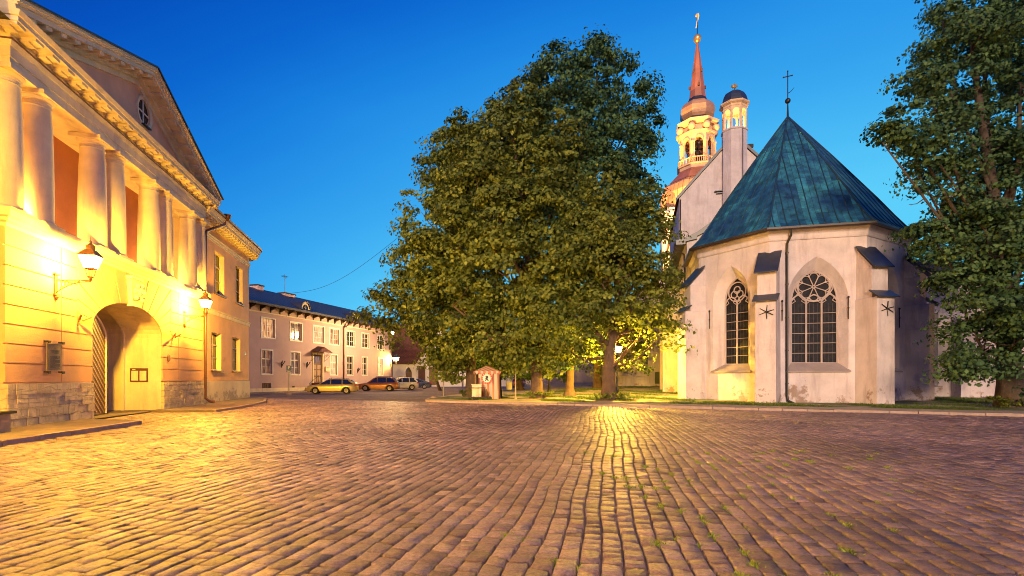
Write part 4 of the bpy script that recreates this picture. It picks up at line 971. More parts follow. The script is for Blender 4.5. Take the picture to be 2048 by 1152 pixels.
# ------------------------------------------------------------------ white gabled house with the red roof
def gable_house():
    E = empty('gabled_house', (-17.25, 92, 0), 0, 'white gabled house with steep red tiled roof and two wooden doors', 'house')
    g = Vector((.867, .498, 0)); n = Vector((-.498, .867, 0)); W = 9.0; ze, zr = 4.1, 11.3
    M = F((0, 0, 0), (g.x, g.y, 0), (n.x, n.y, 0))
    def gx(px): k = (px-1024)/1024; return (92*k+17.25)/(.867-.498*k)
    mb = MB(); mb.M = M
    d1 = hole(gx(836.5), gx(851), .3, 3.75); d2 = hole(gx(858.5), gx(873), .3, 3.65); w = hole(gx(860.5), gx(868), 4.45, 5.9)
    tf = lambda x: ze+(zr-ze)*(1-abs(x-W/2)/(W/2))
    # gable wall: strips, with the apex as its own cut
    for q in (0, 1):
        x0, x1 = (0, W/2) if q == 0 else (W/2, W)
        hs = []
        for h in (d1, d2, w):
            if h['x0'] < x1 and h['x1'] > x0:
                a, b = max(h['x0'], x0), min(h['x1'], x1); hs.append(dict(h, x0=a, x1=b, xs=[a, b]))
        wall(mb, x0, x1, -.1, 99, hs, top=tf)
    for h in (d1, d2, w): reveal_of(mb, h, 0, .3)
    mb.M = Matrix.Identity(4)
    nh = hole(-5.4+.95, -5.4+2.1, .0, 3.3, 'point', 2.2)
    nh = hole(((812-1024)/1024*92+17.25)-.1, ((822.5-1024)/1024*92+17.25)+.1, 0, 3.55, 'point', 2.4)
    wall(mb, -16, 0, -.1, ze, [nh], y=0, reveal=.5)
    mb.quad((W*g.x, W*g.y, -.1), (W*g.x-12, W*g.y+4, -.1), (W*g.x-12, W*g.y+4, ze), (W*g.x, W*g.y, ze))
    mb.build('wall', T['white'], E)
    mb = MB(); mb.prism([(nh['x0'], 0), (nh['x1'], 0), (nh['x1'], 2.4), ((nh['x0']+nh['x1'])/2, 3.5), (nh['x0'], 2.4)], .5, .6); mb.build('door', T['wood_brown'], E)
    for h in (d1, d2):
        mb = MB(); mb.M = M; mb.box(h['x0'], h['x1'], .2, .26, h['z0'], h['z1']); cx = (h['x0']+h['x1'])/2
        for k in range(1, 6): x = h['x0']+(h['x1']-h['x0'])*k/6; mb.box(x-.015, x+.015, .19, .198, h['z0'], h['z1'])
        mb.build('garage_door', T['wood_brown'] if h is d1 else mat('weathered_door', (.22, .13, .07), var=.25), E)
    mb = MB(); mb.M = M; mb.box(w['x0'], w['x1'], .2, .24, w['z0'], w['z1']); wn = mb.build('window', T['glass_dark'], E)
    mb = MB(); mb.M = M; cx = (w['x0']+w['x1'])/2; mb.box(cx-.04, cx+.04, .15, .198, w['z0'], w['z1'])
    for t in (.33, .66): mb.box(w['x0'], w['x1'], .155, .196, w['z0']+1.45*t-.03, w['z0']+1.45*t+.03)
    mb.build('sash', T['sash'], wn)
    for x0, x1 in ((w['x0']-.5, w['x0']-.03), (w['x1']+.03, w['x1']+.5)): mb = MB(); mb.M = M; mb.box(x0, x1, -.06, -.002, w['z0']-.05, w['z1']+.05); mb.build('shutter', T['wood_brown'], wn)
    # roof: left slope from the eave going left, right slope behind
    ap = Vector((W/2*g.x, W/2*g.y, zr)); e0 = Vector((-.12, -.25, ze-.05)); er = Vector((W*g.x+.2, W*g.y, ze-.05)); t = Vector((0, 0, .18)); ov = -.2*Vector((n.x, n.y, 0))
    L_ = Vector((-16, 0, 0))
    a0, a1, b0, b1 = e0+ov, e0+L_, ap+ov, ap+L_; c0, c1 = er+ov, er+L_
    mb = MB(); P = [a0, a1, b1, b0, a0+t, a1+t, b1+t, b0+t, c0, c1, c0+t, c1+t]
    mb.add(P, [(0, 1, 2, 3), (5, 4, 7, 6), (0, 4, 5, 1), (0, 3, 7, 4), (1, 5, 6, 2), (3, 2, 9, 8), (7, 10, 11, 6), (3, 8, 10, 7), (8, 9, 11, 10)]); rf = mb.build('roof', T['tile'], E)
    mb = MB(); mb.box(-6.5, -5.6, 2.0, 2.9, 7.4, 12.3); mb.build('chimney', T['white'], rf)
gable_house()
def low_garage():
    E = empty('low_garage', (-13.2, 97.5, 0), 0, 'low white garage row behind the trees beyond the square', 'garage')
    d = hole(.55, 1.75, .1, 1.6); g2 = hole(2.6, 5.4, .1, 2.3); g3 = hole(6.4, 9.2, .1, 2.3)
    mb = MB(); wall(mb, -1.5, 13, -.1, 3.6, [d, g2, g3], reveal=.25); mb.quad((13, 0, -.1), (13, 6, -.1), (13, 6, 3.6), (13, 0, 3.6)); mb.build('wall', T['white'], E)
    mb = MB(); mb.box(.55, 1.75, .2, .25, .1, 1.6); mb.build('door', T['wood_brown'], E)
    for h in (g2, g3):
        mb = MB()
        for k in range(5): mb.box(h['x0'], h['x1'], .15+.01*(k % 2), .2, .1+k*.44, .53+k*.44)
        mb.build('garage_door', T['sash'], E)
    mb = MB(); mb.box(-1.8, 13.3, -.4, 6.4, 3.62, 3.85); mb.build('roof', T['roofdark'], E)
low_garage()
def far_houses():
    for i, (x, y, w, h, l, m) in enumerate(((-9, 118, 14, 6.5, 'pale far house with brown roof beyond the garage row', 'white'), (6, 112, 12, 7.5, 'yellowish far house with dark roof behind the limes', 'cream_low'), (19.5, 104, 11, 6.5, 'low far house with brown roof behind the churchyard wall', 'white'))):
        E = empty('far_house', (x, y, 0), 0, l, 'house', 'far houses behind the trees'); mb = MB(); wins = [hole(-w/2+1+2.2*k, -w/2+2+2.2*k, z, z+1.5) for k in range(int((w-1.5)/2.2)) for z in (1.2, 4.1)]
        wall(mb, -w/2, w/2, -.1, h, wins, reveal=.2)
        for sx in (-1, 1): mb.quad((sx*w/2, 0, -.1), (sx*w/2, 8, -.1), (sx*w/2, 8, h), (sx*w/2, 0, h)); mb.add([(sx*w/2, 0, h), (sx*w/2, 8, h), (sx*w/2, 4, h+3.8)], [(0, 1, 2)])
        mb.build('wall', T[m], E)
        for hh in wins:
            mb = MB(); mb.quad((hh['x0'], .2, hh['z0']), (hh['x1'], .2, hh['z0']), (hh['x1'], .2, hh['z1']), (hh['x0'], .2, hh['z1'])); mb.build('window', T['glass_dark'], E)
        mb = MB(); mb.prism([(-.4, h-.35), (4, h+3.85), (8.4, h-.35), (8.4, h-.1), (4, h+4.1), (-.4, h-.1)], -w/2-.3, w/2+.3)
        mb.v = [(-b_, a_, c_) for a_, b_, c_ in mb.v]; mb.build('roof', T['tile'], E)
far_houses()
# far white wall with coping under the trees, joined to the church
# ------------------------------------------------------------------ church
CO = Vector((17.8, 33.05, 0)); CA = math.atan2(-.243, .970)
def Cw(v, u, z): return Vector((17.8+.970*v+.243*u, 33.05-.243*v+.970*u, z))
CH = empty('church', CO, CA, 'pale gothic church with polygonal choir, blue green sheet roof and tall stepped gable behind', 'church')
def copper_roof_mat():
    m, N, L, P = nodes('weathered_green_sheet')
    tc = N.new('ShaderNodeTexCoord'); b = N.new('ShaderNodeTexBrick'); L.new(tc.outputs['UV'], b.inputs['Vector']); b.inputs['Scale'].default_value = 1; b.inputs['Brick Width'].default_value = 1.25; b.inputs['Row Height'].default_value = .62; b.inputs['Mortar Size'].default_value = .012; b.offset = .37
    b.inputs['Color1'].default_value = (.012, .075, .15, 1); b.inputs['Color2'].default_value = (.04, .27, .37, 1); b.inputs['Mortar'].default_value = (.02, .05, .06, 1); b.inputs['Bias'].default_value = -.1
    n = N.new('ShaderNodeTexNoise'); n.inputs['Scale'].default_value = .42; n.inputs['Detail'].default_value = 8; n.inputs['Roughness'].default_value = .65; L.new(tc.outputs['Object'], n.inputs['Vector'])
    mr = N.new('ShaderNodeMapRange'); mr.inputs['From Min'].default_value = .36; mr.inputs['From Max'].default_value = .54; L.new(n.outputs['Fac'], mr.inputs[0])
    n2 = N.new('ShaderNodeTexNoise'); n2.inputs['Scale'].default_value = 2.2; n2.inputs['Detail'].default_value = 7; n2.inputs['Roughness'].default_value = .7; L.new(tc.outputs['UV'], n2.inputs['Vector'])
    mr2 = N.new('ShaderNodeMapRange'); mr2.inputs['From Min'].default_value = .35; mr2.inputs['From Max'].default_value = .65; mr2.inputs['To Min'].default_value = .35; mr2.inputs['To Max'].default_value = 1.2; L.new(n2.outputs['Fac'], mr2.inputs[0])
    mx = N.new('ShaderNodeMixRGB'); mx.inputs[1].default_value = (.014, .062, .16, 1); L.new(mr.outputs[0], mx.inputs[0]); L.new(b.outputs['Color'], mx.inputs[2])
    mu = N.new('ShaderNodeMixRGB'); mu.blend_type = 'MULTIPLY'; mu.inputs[0].default_value = 1; L.new(mx.outputs[0], mu.inputs[1]); L.new(mr2.outputs[0], mu.inputs[2]); L.new(mu.outputs[0], P.inputs['Base Color'])
    P.inputs['Roughness'].default_value = .5; P.inputs['Specular IOR Level'].default_value = .5
    bp = N.new('ShaderNodeBump'); bp.inputs['Strength'].default_value = .25; bp.inputs['Distance'].default_value = .03; L.new(n2.outputs['Fac'], bp.inputs['Height']); L.new(bp.outputs[0], P.inputs['Normal'])
    return m
T['copper'] = copper_roof_mat()
RS = 4.7; RA = RS*(1+math.sqrt(2))/2; RV = RS/2/math.sin(PI/8)
VT = {'A': (-RA, -RS/2), 'B': (-RS/2, -RA), 'C': (RS/2, -RA), 'D': (RA, -RS/2)}
APP = [(-RA, 2.3), VT['A'], VT['B'], VT['C'], VT['D'], (RA, 2.3)]
EAVE = [(1.085, 9.62), (1.0, 10.12), (.9, 10.95), (.765, 12.15), (.4, 15.2), (0.0, 18.4)]
def face_frame(a, b):
    # local frame of one wall: x along the wall, -y outwards
    a, b = Vector(a), Vector(b); t = (b-a).normalized(); return F((a.x, a.y, 0), (t.x, t.y, 0), (-t.y, t.x, 0)), (b-a).length
def gothic_window(M, cx, hw, zb, zs, za, lights, B, rose, splay=(.35, .42)):
    dep = .55; so, si = splay
    out = hole(cx-hw-so, cx+hw+so, zb-.38, za+.62, 'point', zs-.1); inn = hole(cx-hw, cx+hw, zb, za, 'point', zs)
    mb = MB(); mb.M = M; reveal_of(mb, out, 0, dep, inn)
    w = mb.build('window_reveal', T['church'], B)
    mb = MB(); mb.M = M; mb.poly([(x, dep+.10, z) for x, z in outline(inn)]); mb.build('pane', T['church_glass'], w)
    # sloping sill slab
    mb = MB(); mb.M = M; mb.prism([(0, 0), (0, 0), (0, 0)], 0, 0) if False else None
    x0, x1 = out['x0']-.08, out['x1']+.08
    mb.add([(x0, -.14, zb-.44), (x1, -.14, zb-.44), (x1-.3, dep, zb+.02), (x0+.3, dep, zb+.02), (x0, -.14, zb-.50), (x1, -.14, zb-.50), (x1, .05, zb-.50), (x0, .05, zb-.50)], [(0, 1, 2, 3), (4, 5, 1, 0), (0, 3, 7, 4), (5, 6, 2, 1), (7, 6, 5, 4)])
    mb.build('window_sill', T['sill'], w)
    # tracery
    mb = MB(); mb.M = M; y = dep+.02; r = .052
    def T_(pts, rad=r): mb.tube([(x, y, z) for x, z in pts], rad, 6)
    T_([(x, z) for x, z in outline(inn)]+[(cx-hw, zb)], .06)
    n = lights; W2 = 2*hw/n; zl = zs-.12 if rose else zs-.25
    for k in range(1, n): T_([(cx-hw+W2*k, zb), (cx-hw+W2*k, zl)])
    for k in range(n):
        lx = cx-hw+W2*(k+.5); f = arch_fn('point', lx, W2/2, zl, W2*.62); T_([(lx-W2/2*math.cos(PI*q/10), f(lx-W2/2*math.cos(PI*q/10))) for q in range(11)], .04)
        # cusps
        for q in (-1, 1): T_([(lx+q*W2*.46, zl+.0), (lx+q*W2*.2, zl+.14), (lx+q*W2*.32, zl+.30)], .025)
    if rose:
        R0 = hw*.70; cz = zs+.78
        ring = lambda rr, c=(cx, cz), m=24: [(c[0]+rr*math.cos(2*PI*q/m), c[1]+rr*math.sin(2*PI*q/m)) for q in range(m+1)]
        T_(ring(R0), .05); T_(ring(.07), .035)
        for k in range(8):
            a = 2*PI*k/8+PI/8
            T_([(cx+.07*math.cos(a), cz+.07*math.sin(a)), (cx+R0*.5*math.cos(a), cz+R0*.5*math.sin(a)), (cx+R0*math.cos(a), cz+R0*math.sin(a))], .028)
            a2 = a+PI/8; c = (cx+R0*.68*math.cos(a2), cz+R0*.68*math.sin(a2)); rr = R0*.27
            T_([(c[0]+rr*math.cos(a2+t), c[1]+rr*math.sin(a2+t)) for t in [(-2.3+4.6*q/10) for q in range(11)]], .024)
        for q in (-1, 1):
            T_([(cx+q*hw*.34, zl+.1), (cx+q*hw*.62, zl+.42), (cx+q*hw*.80, zl+.75), (cx+q*hw*.72, zl+1.1)], .035)
            T_([(cx+q*hw*.97, zl+.15), (cx+q*hw*.7, zl+.55)], .03)
        T_([(cx-.3, cz+R0*.94), (cx, cz+R0+.25), (cx+.3, cz+R0*.94)], .03)
    else:
        rr = hw*.42
        for c in ((cx, zs+.62), (cx-.24*hw, zs+.36), (cx+.24*hw, zs+.36)):
            T_([(c[0]+rr*.62*math.cos(2*PI*q/12), c[1]+rr*.62*math.sin(2*PI*q/12)) for q in range(13)], .034)
        T_([(cx+hw*.72*math.cos(2*PI*q/20), zs+.5+hw*.72*math.sin(2*PI*q/20)) for q in range(21)], .038)
    mb.build('tracery', T['tracery'], w)
    mb = MB(); mb.M = M; nb = 6 if rose else 7; hz = (zl-zb)/nb*1.0
    for k in range(1, nb):
        z = zb+(zl-zb)*k/nb; mb.box(cx-hw, cx+hw, dep+.0, dep+.045, z-.018, z+.018)
    for k in range(n):
        for q in (1, 2, 3): x = cx-hw+W2*(k+q/4); mb.tube([(x, dep+.085, zb), (x, dep+.085, zl)], .003, 3)
    mb.build('glazing_bars', T['sill'], w)
    return out
def buttress(M, B, h1=5.65, h2=7.25, d1=1.15, d2=.8, hw=.47, star=True, zc=8.35):
    mb = MB(); mb.M = M
    mb.box(-hw-.05, hw+.05, -d1, .6, -.1, h1, tx=.02)
    mb.box(-hw, hw, -d2, .6, h1, h2)
    mb.add([(-hw, -d2, h2), (hw, -d2, h2), (hw, .3, zc+.1), (-hw, .3, zc+.1), (hw, .6, h2), (-hw, .6, h2)], [(0, 1, 2, 3), (1, 4, 2), (0, 3, 5)])
    b = mb.build('buttress', T['church'], B)
    mb = MB(); mb.M = M
    P = [(-hw-.12, -d2-.28, h2-.10), (hw+.12, -d2-.28, h2-.10), (hw+.12, .1, zc+.08), (-hw-.12, .1, zc+.08)]; t = .06
    mb.add(P+[(x, y, z+t) for x, y, z in P], [(3, 2, 1, 0), (4, 5, 6, 7), (0, 1, 5, 4), (1, 2, 6, 5), (2, 3, 7, 6), (3, 0, 4, 7)])
    mb.build('buttress_cap', T['slate'], b); mb = MB(); mb.M = M
    P = [(-hw-.16, -d1-.2, h1-.06), (hw+.16, -d1-.2, h1-.06), (hw+.16, -d2+.03, h1+.34), (-hw-.16, -d2+.03, h1+.34)]
    mb.add(P+[(x, y, z+.05) for x, y, z in P], [(3, 2, 1, 0), (4, 5, 6, 7), (0, 1, 5, 4), (1, 2, 6, 5), (2, 3, 7, 6), (3, 0, 4, 7)])
    mb.build('buttress_cap', T['slate'], b)
    if star:
        mb = MB(); mb.M = M; c = (.05, -d1-.04, h1-.62)
        for a in (.25, 1.45, 2.55, -.5, -1.5, 3.5): mb.tube([c, (c[0]+.38*math.cos(a), c[1], c[2]+.38*math.sin(a))], [.03, .02], 5)
        mb.ball(c, .06, 8, 6); mb.build('wall_anchor', T['iron'], b)
def anchor(M, x, z, B, h=.55):
    mb = MB(); mb.M = M; mb.tube([(x, -.05, z-h), (x, -.05, z+h)], .026, 6); mb.ball((x, -.06, z+h*.95), .06, 8, 6); mb.ball((x, -.06, z), .05, 8, 6); mb.build('wall_anchor', T['iron'], B)
def apse():
    B = CH
    faces = list(zip(APP, APP[1:]))
    MB_, lb = face_frame(*faces[2]); MA_, la = face_frame(*faces[1]); MD_, ld = face_frame(*faces[3])
    wb = gothic_window(MB_, lb/2+.0, 1.14, 2.35, 5.75, 7.45, 3, B, True)
    wa = gothic_window(MA_, la/2-.05, .80, 2.35, 6.15, 7.5, 2, B, False, splay=(.45, .4))
    wd = gothic_window(MD_, ld/2, .95, 2.35, 5.9, 7.4, 3, B, True)
    for i, (a, b) in enumerate(faces):
        M, L_ = face_frame(a, b); mb = MB(); mb.M = M; hs = {1: [wa], 2: [wb], 3: [wd]}.get(i, [])
        wall(mb, 0, L_, -.1, 9.75, hs); mb.build('apse_wall', T['church'], B)
    mb = MB(); mb.sweep(APP, [(-.05, 9.0), (.05, 9.02), (.08, 9.1), (.08, 9.3), (.14, 9.38), (.26, 9.56), (-.05, 9.6)]); mb.build('eaves_moulding', T['church'], B)
    # hipped roof with seams
    mb = MB()
    V = [Vector(p) for p in APP]
    for i in range(5):
        a, b = V[i], V[i+1]; fl = (b-a).length
        t_ = (b-a).normalized(); straight = i in (0, 4)
        for (s0, z0), (s1, z1) in zip(EAVE, EAVE[1:]):
            def pt(p, s):
                # the straight bays keep a ridge running back instead of a point
                if straight and abs(p.y-2.3) < 1e-6: return Vector((p.x*s, 2.3))
                return p*s
            P = [pt(a, s0), pt(b, s0), pt(b, s1), pt(a, s1)]; zz = [z0, z0, z1, z1]
            mid = (a+b)/2
            sl = lambda s: (1-s)*RA*1.75
            uv = [(sl(s0)+i*3.3, (P[0]-mid).dot(t_)), (sl(s0)+i*3.3, (P[1]-mid).dot(t_)), (sl(s1)+i*3.3, (P[2]-mid).dot(t_)), (sl(s1)+i*3.3, (P[3]-mid).dot(t_))]
            mb.add([(p.x, p.y, z) for p, z in zip(P, zz)], [(0, 1, 2, 3)], [uv])
    rf = mb.build('apse_roof', T['copper'], B)
    mb = MB()
    def prof(s):
        for (s0, z0), (s1, z1) in zip(EAVE, EAVE[1:]):
            if s <= s0+1e-9 and s >= s1-1e-9: return z0+(z1-z0)*(s0-s)/(s0-s1)
        return EAVE[0][1]
    for i in range(1, 4):
        a, b = V[i], V[i+1]; fl = (b-a).length; t_ = (b-a).normalized(); mid = (a+b)/2; k = 0
        for k in range(-4, 4):
            w = (k+.5)*.62; lim = abs(w)/(fl/2)
            if lim > 1.06: continue
            ss = [s for s, _ in EAVE if s > lim]+[lim]
            mb.tube([(mid.x*s+t_.x*w, mid.y*s+t_.y*w, prof(s)+.02) for s in ss], .03, 4)
        # hips
    for i in (1, 2, 3, 4): mb.tube([(V[i].x*s, V[i].y*s, z+.02) for s, z in EAVE], .05, 6)
    for i, sg in ((0, -1), (4, 1)):
        for y in [2.1-.62*q for q in range(7)]:
            lim = max(0, -y/(RS/2)) if y < 0 else 0
            ss = [s for s, _ in EAVE if s > lim]+[lim]; mb.tube([(sg*RA*s, y, prof(s)+.012) for s in ss], .019, 4)
    mb.build('roof_seams', T['copper'], rf)
    # gutter under the eave
    EV = [(x*1.085, y*1.085 if abs(y-2.3) > .01 else y) for x, y in APP]
    mb = MB(); mb.sweep(EV, [(-.38, 9.58), (-.02, 9.50), (.06, 9.46), (.10, 9.54), (.10, 9.64), (.0, 9.66)]); mb.build('gutter', T['darkmetal'], rf)
    # ball and cross over the point of the roof
    mb = MB(); mb.tube([(0, 0, 18.3), (0, 0, 19.3)], [.07, .035], 8); mb.ball((0, 0, 19.42), .17, 14, 10); mb.tube([(0, 0, 19.5), (0, 0, 21.3)], .03, 6); mb.tube([(-.22, .05, 21.0), (.22, -.05, 21.0)], .03, 6)
    for p in ((0, 0, 21.34), (-.24, .05, 21), (.24, -.05, 21)): mb.ball(p, .05, 6, 5)
    mb.tube([(0, 0, 19.9), (.18, 0, 20.0), (.38, 0, 20.25)], [.03, .02, .01], 5); mb.build('roof_cross', T['iron'], rf)
    # buttresses at the corners
    for c in ('A', 'B', 'C', 'D'):
        v = Vector(VT[c]); r = v.normalized(); M = F((v.x, v.y, 0), (-r.y, r.x, 0), (-r.x, -r.y, 0)); buttress(M, B, star=c in 'BC')
    # downpipes
    def pipe(M, x, top=9.4):
        mb = MB(); mb.M = M; mb.tube([(x+.0, -.42, 9.5), (x+.02, -.4, 9.2), (x-.1, -.14, 8.85), (x-.1, -.10, 8.5), (x-.1, -.10, .6), (x-.06, -.14, .3), (x+.2, -.3, .15)], .065, 8)
        for z in (1.2, 3, 4.8, 6.6, 8.3): mb.lathe([(.085, z), (.085, z+.05)], 8, c=(x-.1, -.1))
        mb.build('downpipe', T['iron'], B, smooth=True, auto=50)
    pipe(MB_, .95); pipe(MD_, ld-.12)
    anchor(MA_, la*.18, 5.1, B); anchor(MB_, .62, 5.2, B); anchor(MB_, lb-.88, 5.25, B, .6); anchor(MA_, la-.35, 5.1, B, .3) if False else None
    anchor(MD_, ld*.75, 4.9, B)
    # low drip ledge at the foot of the bay right of the second buttress
    mb = MB(); mb.M = MD_; mb.box(.6, ld-.5, -.10, .0, 2.0, 2.06); mb.box(.6, ld-.5, -.08, -.002, -.1, 2.0); mb.build('base_step', T['church'], B)
apse()
def choir_nave():
    B = CH; G = 19.5; hw = 6.0; MB = globals()['MB']
    CP = [(6.75, 11.4), (6.1, 11.6), (5.3, 11.95), (4.34, 12.6), (3.2, 13.95), (0, 18.5)]
    mb = MB()
    for sg in (-1, 1):
        x = sg*hw; mb.quad((x, 2.3, -.1), (x, G, -.1), (x, G, 11.8), (x, 2.3, 11.8))
    # east wall of the choir over the lower roof of the polygon
    prof = [(-hw, -.1), (-hw, 11.75)]+[(-x, z) for x, z in CP[2:]]+[(x, z) for x, z in CP[-2:1:-1]]+[(hw, 11.75), (hw, -.1)]
    mb.poly([(x, 2.32, z-.1) for x, z in prof])
    mb.build('choir_wall', T['church'], B)
    mb = MB()
    for sg in (-1, 1):
        for (x0, z0), (x1, z1) in zip(CP, CP[1:]):
            mb.add([(sg*x0, 2.1, z0), (sg*x0, G, z0), (sg*x1, G, z1), (sg*x1, 2.1, z1)], [(0, 1, 2, 3)], [[(z0*1.3, 0), (z0*1.3, 17.3), (z1*1.3, 17.3), (z1*1.3, 0)]])
            mb.quad((sg*x0, 2.1, z0), (sg*x1, 2.1, z1), (sg*x1, 2.1, z1-.5), (sg*x0, 2.1, z0-.3)); mb.quad((sg*x0, 2.1, z0-.3), (sg*x1, 2.1, z1-.5), (sg*x1, 2.32, z1-.5), (sg*x0, 2.32, z0-.3))
    mb.quad((-6.75, 2.1, 11.2), (-6.75, G, 11.2), (-5.95, G, 11.5), (-5.95, 2.1, 11.5)); rf = mb.build('choir_roof', T['slate'], B)
    mb = MB()
    for sg in (-1, 1):
        for k in range(28): y = 2.3+k*.62; mb.tube([(sg*x, y, z+.012) for x, z in CP], .02, 4)
    mb.build('roof_seams', T['slate'], rf)
    mb = MB(); mb.tube([(-6.8, 2.6, 11.3), (-6.85, 2.6, 11.0), (-6.15, 2.7, 10.5), (-6.1, 2.7, 9.5), (-6.1, 2.7, .4)], .06, 8); mb.build('downpipe', T['darkmetal'], B)
    for u in (6.2, 12.5): buttress(F((-hw, u, 0), (0, -1, 0), (1, 0, 0)), B, h1=5.9, h2=8.4, d1=1.5, d2=1.1, star=False, zc=9.4)
    # nave gable with dark coping
    ge, ga, w = 20.25, 26.0, 5.3
    mb = MB(); P = [(-w, -.1), (-w, ge), (0, ga), (w, ge), (w, -.1)]; mb.poly([(x, G, z) for x, z in P]); 
    for sg in (-1, 1): mb.quad((sg*w, G, -.1), (sg*w, 50, -.1), (sg*w, 50, ge-.5), (sg*w, G, ge))
    mb.build('nave_wall', T['church'], B)
    mb = MB()
    for sg in (-1, 1):
        a, b = (sg*(w+.25), ge-.22), (0, ga+.05); mb.prism([(a[0], a[1]), (b[0], b[1]), (b[0], b[1]+.34), (a[0]+sg*.05, a[1]+.3)], G-.22, G+.5)
    mb.build('gable_coping', T['slate'], B)
    mb = MB()
    for sg in (-1, 1): mb.quad((sg*(w+.3), G+.4, ge-.2), (sg*(w+.3), 47.5, ge-.2), (0, 47.5, ga-.1), (0, G+.4, ga-.1))
    mb.build('nave_roof', T['tile'], B)
    # small opening with a broken canopy over the choir roof
    mb = MB(); mb.box(-1.9, -.5, G-.35, G-.02, 20.55, 20.62); mb.box(-1.7, -1.0, G-.25, G-.03, 20.35, 20.45); mb.build('ledge', T['slate'], B)
    mb = MB(); mb.tube([(-w+.1, G-.12, ge-.2), (-w+.1, G-.12, 12.5)], .07, 8); mb.build('downpipe', T['darkmetal'], B); mb = MB(); mb.tube([(.62, G-1.1, 26.4), (.62, G-1.1, 19.4)], .05, 8); mb.build('downpipe', T['darkmetal'], B)
    BaseMB = MB
    class MB2(BaseMB):
        def build(s, *a, **k):
            if a[0] in TUR: s.v = [(x, y, z if z < 26.5 else 26.5+(z-26.5)*.86) for x, y, z in s.v]
            return super().build(*a, **k)
    MB = MB2
    TUR = ('lantern_stage', 'turret_cornice', 'turret_dome', 'finial')
    # turret on the gable
    tz = [(1.22, 17.0), (1.22, 26.3), (1.30, 26.35), (1.30, 26.5)]
    mb = MB(); c = (0.0, G-.1); mb.lathe(tz, 8, c=c, rot=PI/8); tr = mb.build('turret', T['church'], B)
    mb = MB(); rr = 1.08
    for k in range(8):
        a = PI/8+2*PI*k/8; mb.tube([(c[0]+rr*math.cos(a), c[1]+rr*math.sin(a), 26.5), (c[0]+rr*math.cos(a), c[1]+rr*math.sin(a), 29.0)], .12, 6)
        a2 = a+PI/4; p0 = Vector((c[0]+rr*math.cos(a), c[1]+rr*math.sin(a))); p1 = Vector((c[0]+rr*math.cos(a2), c[1]+rr*math.sin(a2))); M, L_ = face_frame(p1, p0)
        mb.M = M; h = hole(.07, L_-.07, 26.55, 28.75, 'point' if False else 'ellipse', 28.3); wall(mb, 0, L_, 26.5, 29.0, [h], y=0); wall(mb, 0, L_, 26.5, 29.0, [h], y=.1); reveal_of(mb, h, 0, .1); mb.M = Matrix.Identity(4)
    mb.build('lantern_stage', T['tower'], tr)
    mb = MB(); mb.lathe([(1.10, 28.98), (1.18, 29.05), (1.20, 29.25), (1.40, 29.4), (1.46, 29.5), (1.46, 29.6), (1.0, 29.64)], 8, c=c, rot=PI/8); mb.build('turret_cornice', T['tower'], tr)
    mb = MB(); mb.lathe([(1.30, 29.62), (1.24, 30.0), (1.14, 30.4), (.92, 30.85), (.52, 31.15), (.12, 31.3), (.06, 31.4), (.05, 31.5)], 8, c=c, rot=PI/8); mb.build('turret_dome', T['slate'], tr)
    mb = MB(); mb.ball((c[0], c[1], 31.8), .16, 8, 6)
    for k in range(5): a = 2*PI*k/5; mb.ball((c[0]+.22*math.cos(a), c[1]+.1*math.sin(a), 31.85+.2*math.sin(a)), .13, 8, 6)
    mb.tube([(c[0], c[1], 31.4), (c[0], c[1], 32.2)], .05, 6); mb.build('finial', T['gold'], tr)
    # north aisle: east wall with barred window, ledge and hatch; side wall; lean-to roof
    mb = MB(); M = F((-13.0, G, 0)); mb.M = M; wn = hole(3.35, 4.55, 2.45, 4.6, 'rect'); hh = hole(5.25, 6.05, .95, 2.2)
    wall(mb, 0, 7.7, -.1, 8.4, [wn, hh], reveal=.3); mb.M = Matrix.Identity(4)
    mb.poly([(-13, G, 8.4), (-5.3, G, 8.4), (-5.3, G, 13.0)]); mb.quad((-13, G, -.1), (-13, 49, -.1), (-13, 49, 8.4), (-13, G, 8.4))
    mb.build('aisle_wall', T['church'], B)
    mb = MB(); mb.M = M; mb.quad((3.35, .3, 2.45), (4.55, .3, 2.45), (4.55, .3, 4.6), (3.35, .3, 4.6)); w_ = mb.build('window', T['glass_dark'], B); mb = MB(); mb.M = M
    for k in range(1, 3): mb.box(3.35+.4*k-.02, 3.35+.4*k+.02, .22, .26, 2.45, 4.6)
    for k in range(1, 4): mb.box(3.35, 4.55, .2, .218, 2.45+.54*k-.02, 2.45+.54*k+.02)
    mb.build('glazing_bars', T['sill'], w_); mb = MB(); mb.M = M; mb.box(3.2, 4.7, -.15, .1, 2.3, 2.38); mb.build('sill', T['sill'], w_)
    mb = MB(); mb.M = M; mb.box(5.25, 6.05, .12, .18, .95, 2.2); mb.build('hatch', mat('green_hatch', (.10, .12, .07), var=.2), B)
    mb = MB(); mb.M = M; mb.box(0, 5.0, -.12, -.003, 1.75, 1.87); mb.build('string_course', T['church'], B)
    mb = MB(); P = [(-13.5, G-.4, 8.35), (-13.5, 49.3, 8.35), (-5.3, 49.3, 13.2), (-5.3, G-.4, 13.2)]; mb.poly(P); mb.poly([(x, y, z+.15) for x, y, z in P]); mb.quad(P[0], P[3], (P[3][0], P[3][1], 13.35), (P[0][0], P[0][1], 8.5)); mb.quad(P[0], P[1], (P[1][0], P[1][1], 8.5), (P[0][0], P[0][1], 8.5)); mb.build('aisle_roof', T['tile'], B)
    # south annex, right of the polygon
    M = F((0, 1.3, 0)); mb = MB(); mb.M = M
    w1 = hole(7.4, 8.9, 1.05, 5.6); sl = lambda x: 9.4-(x-5.0)*.34
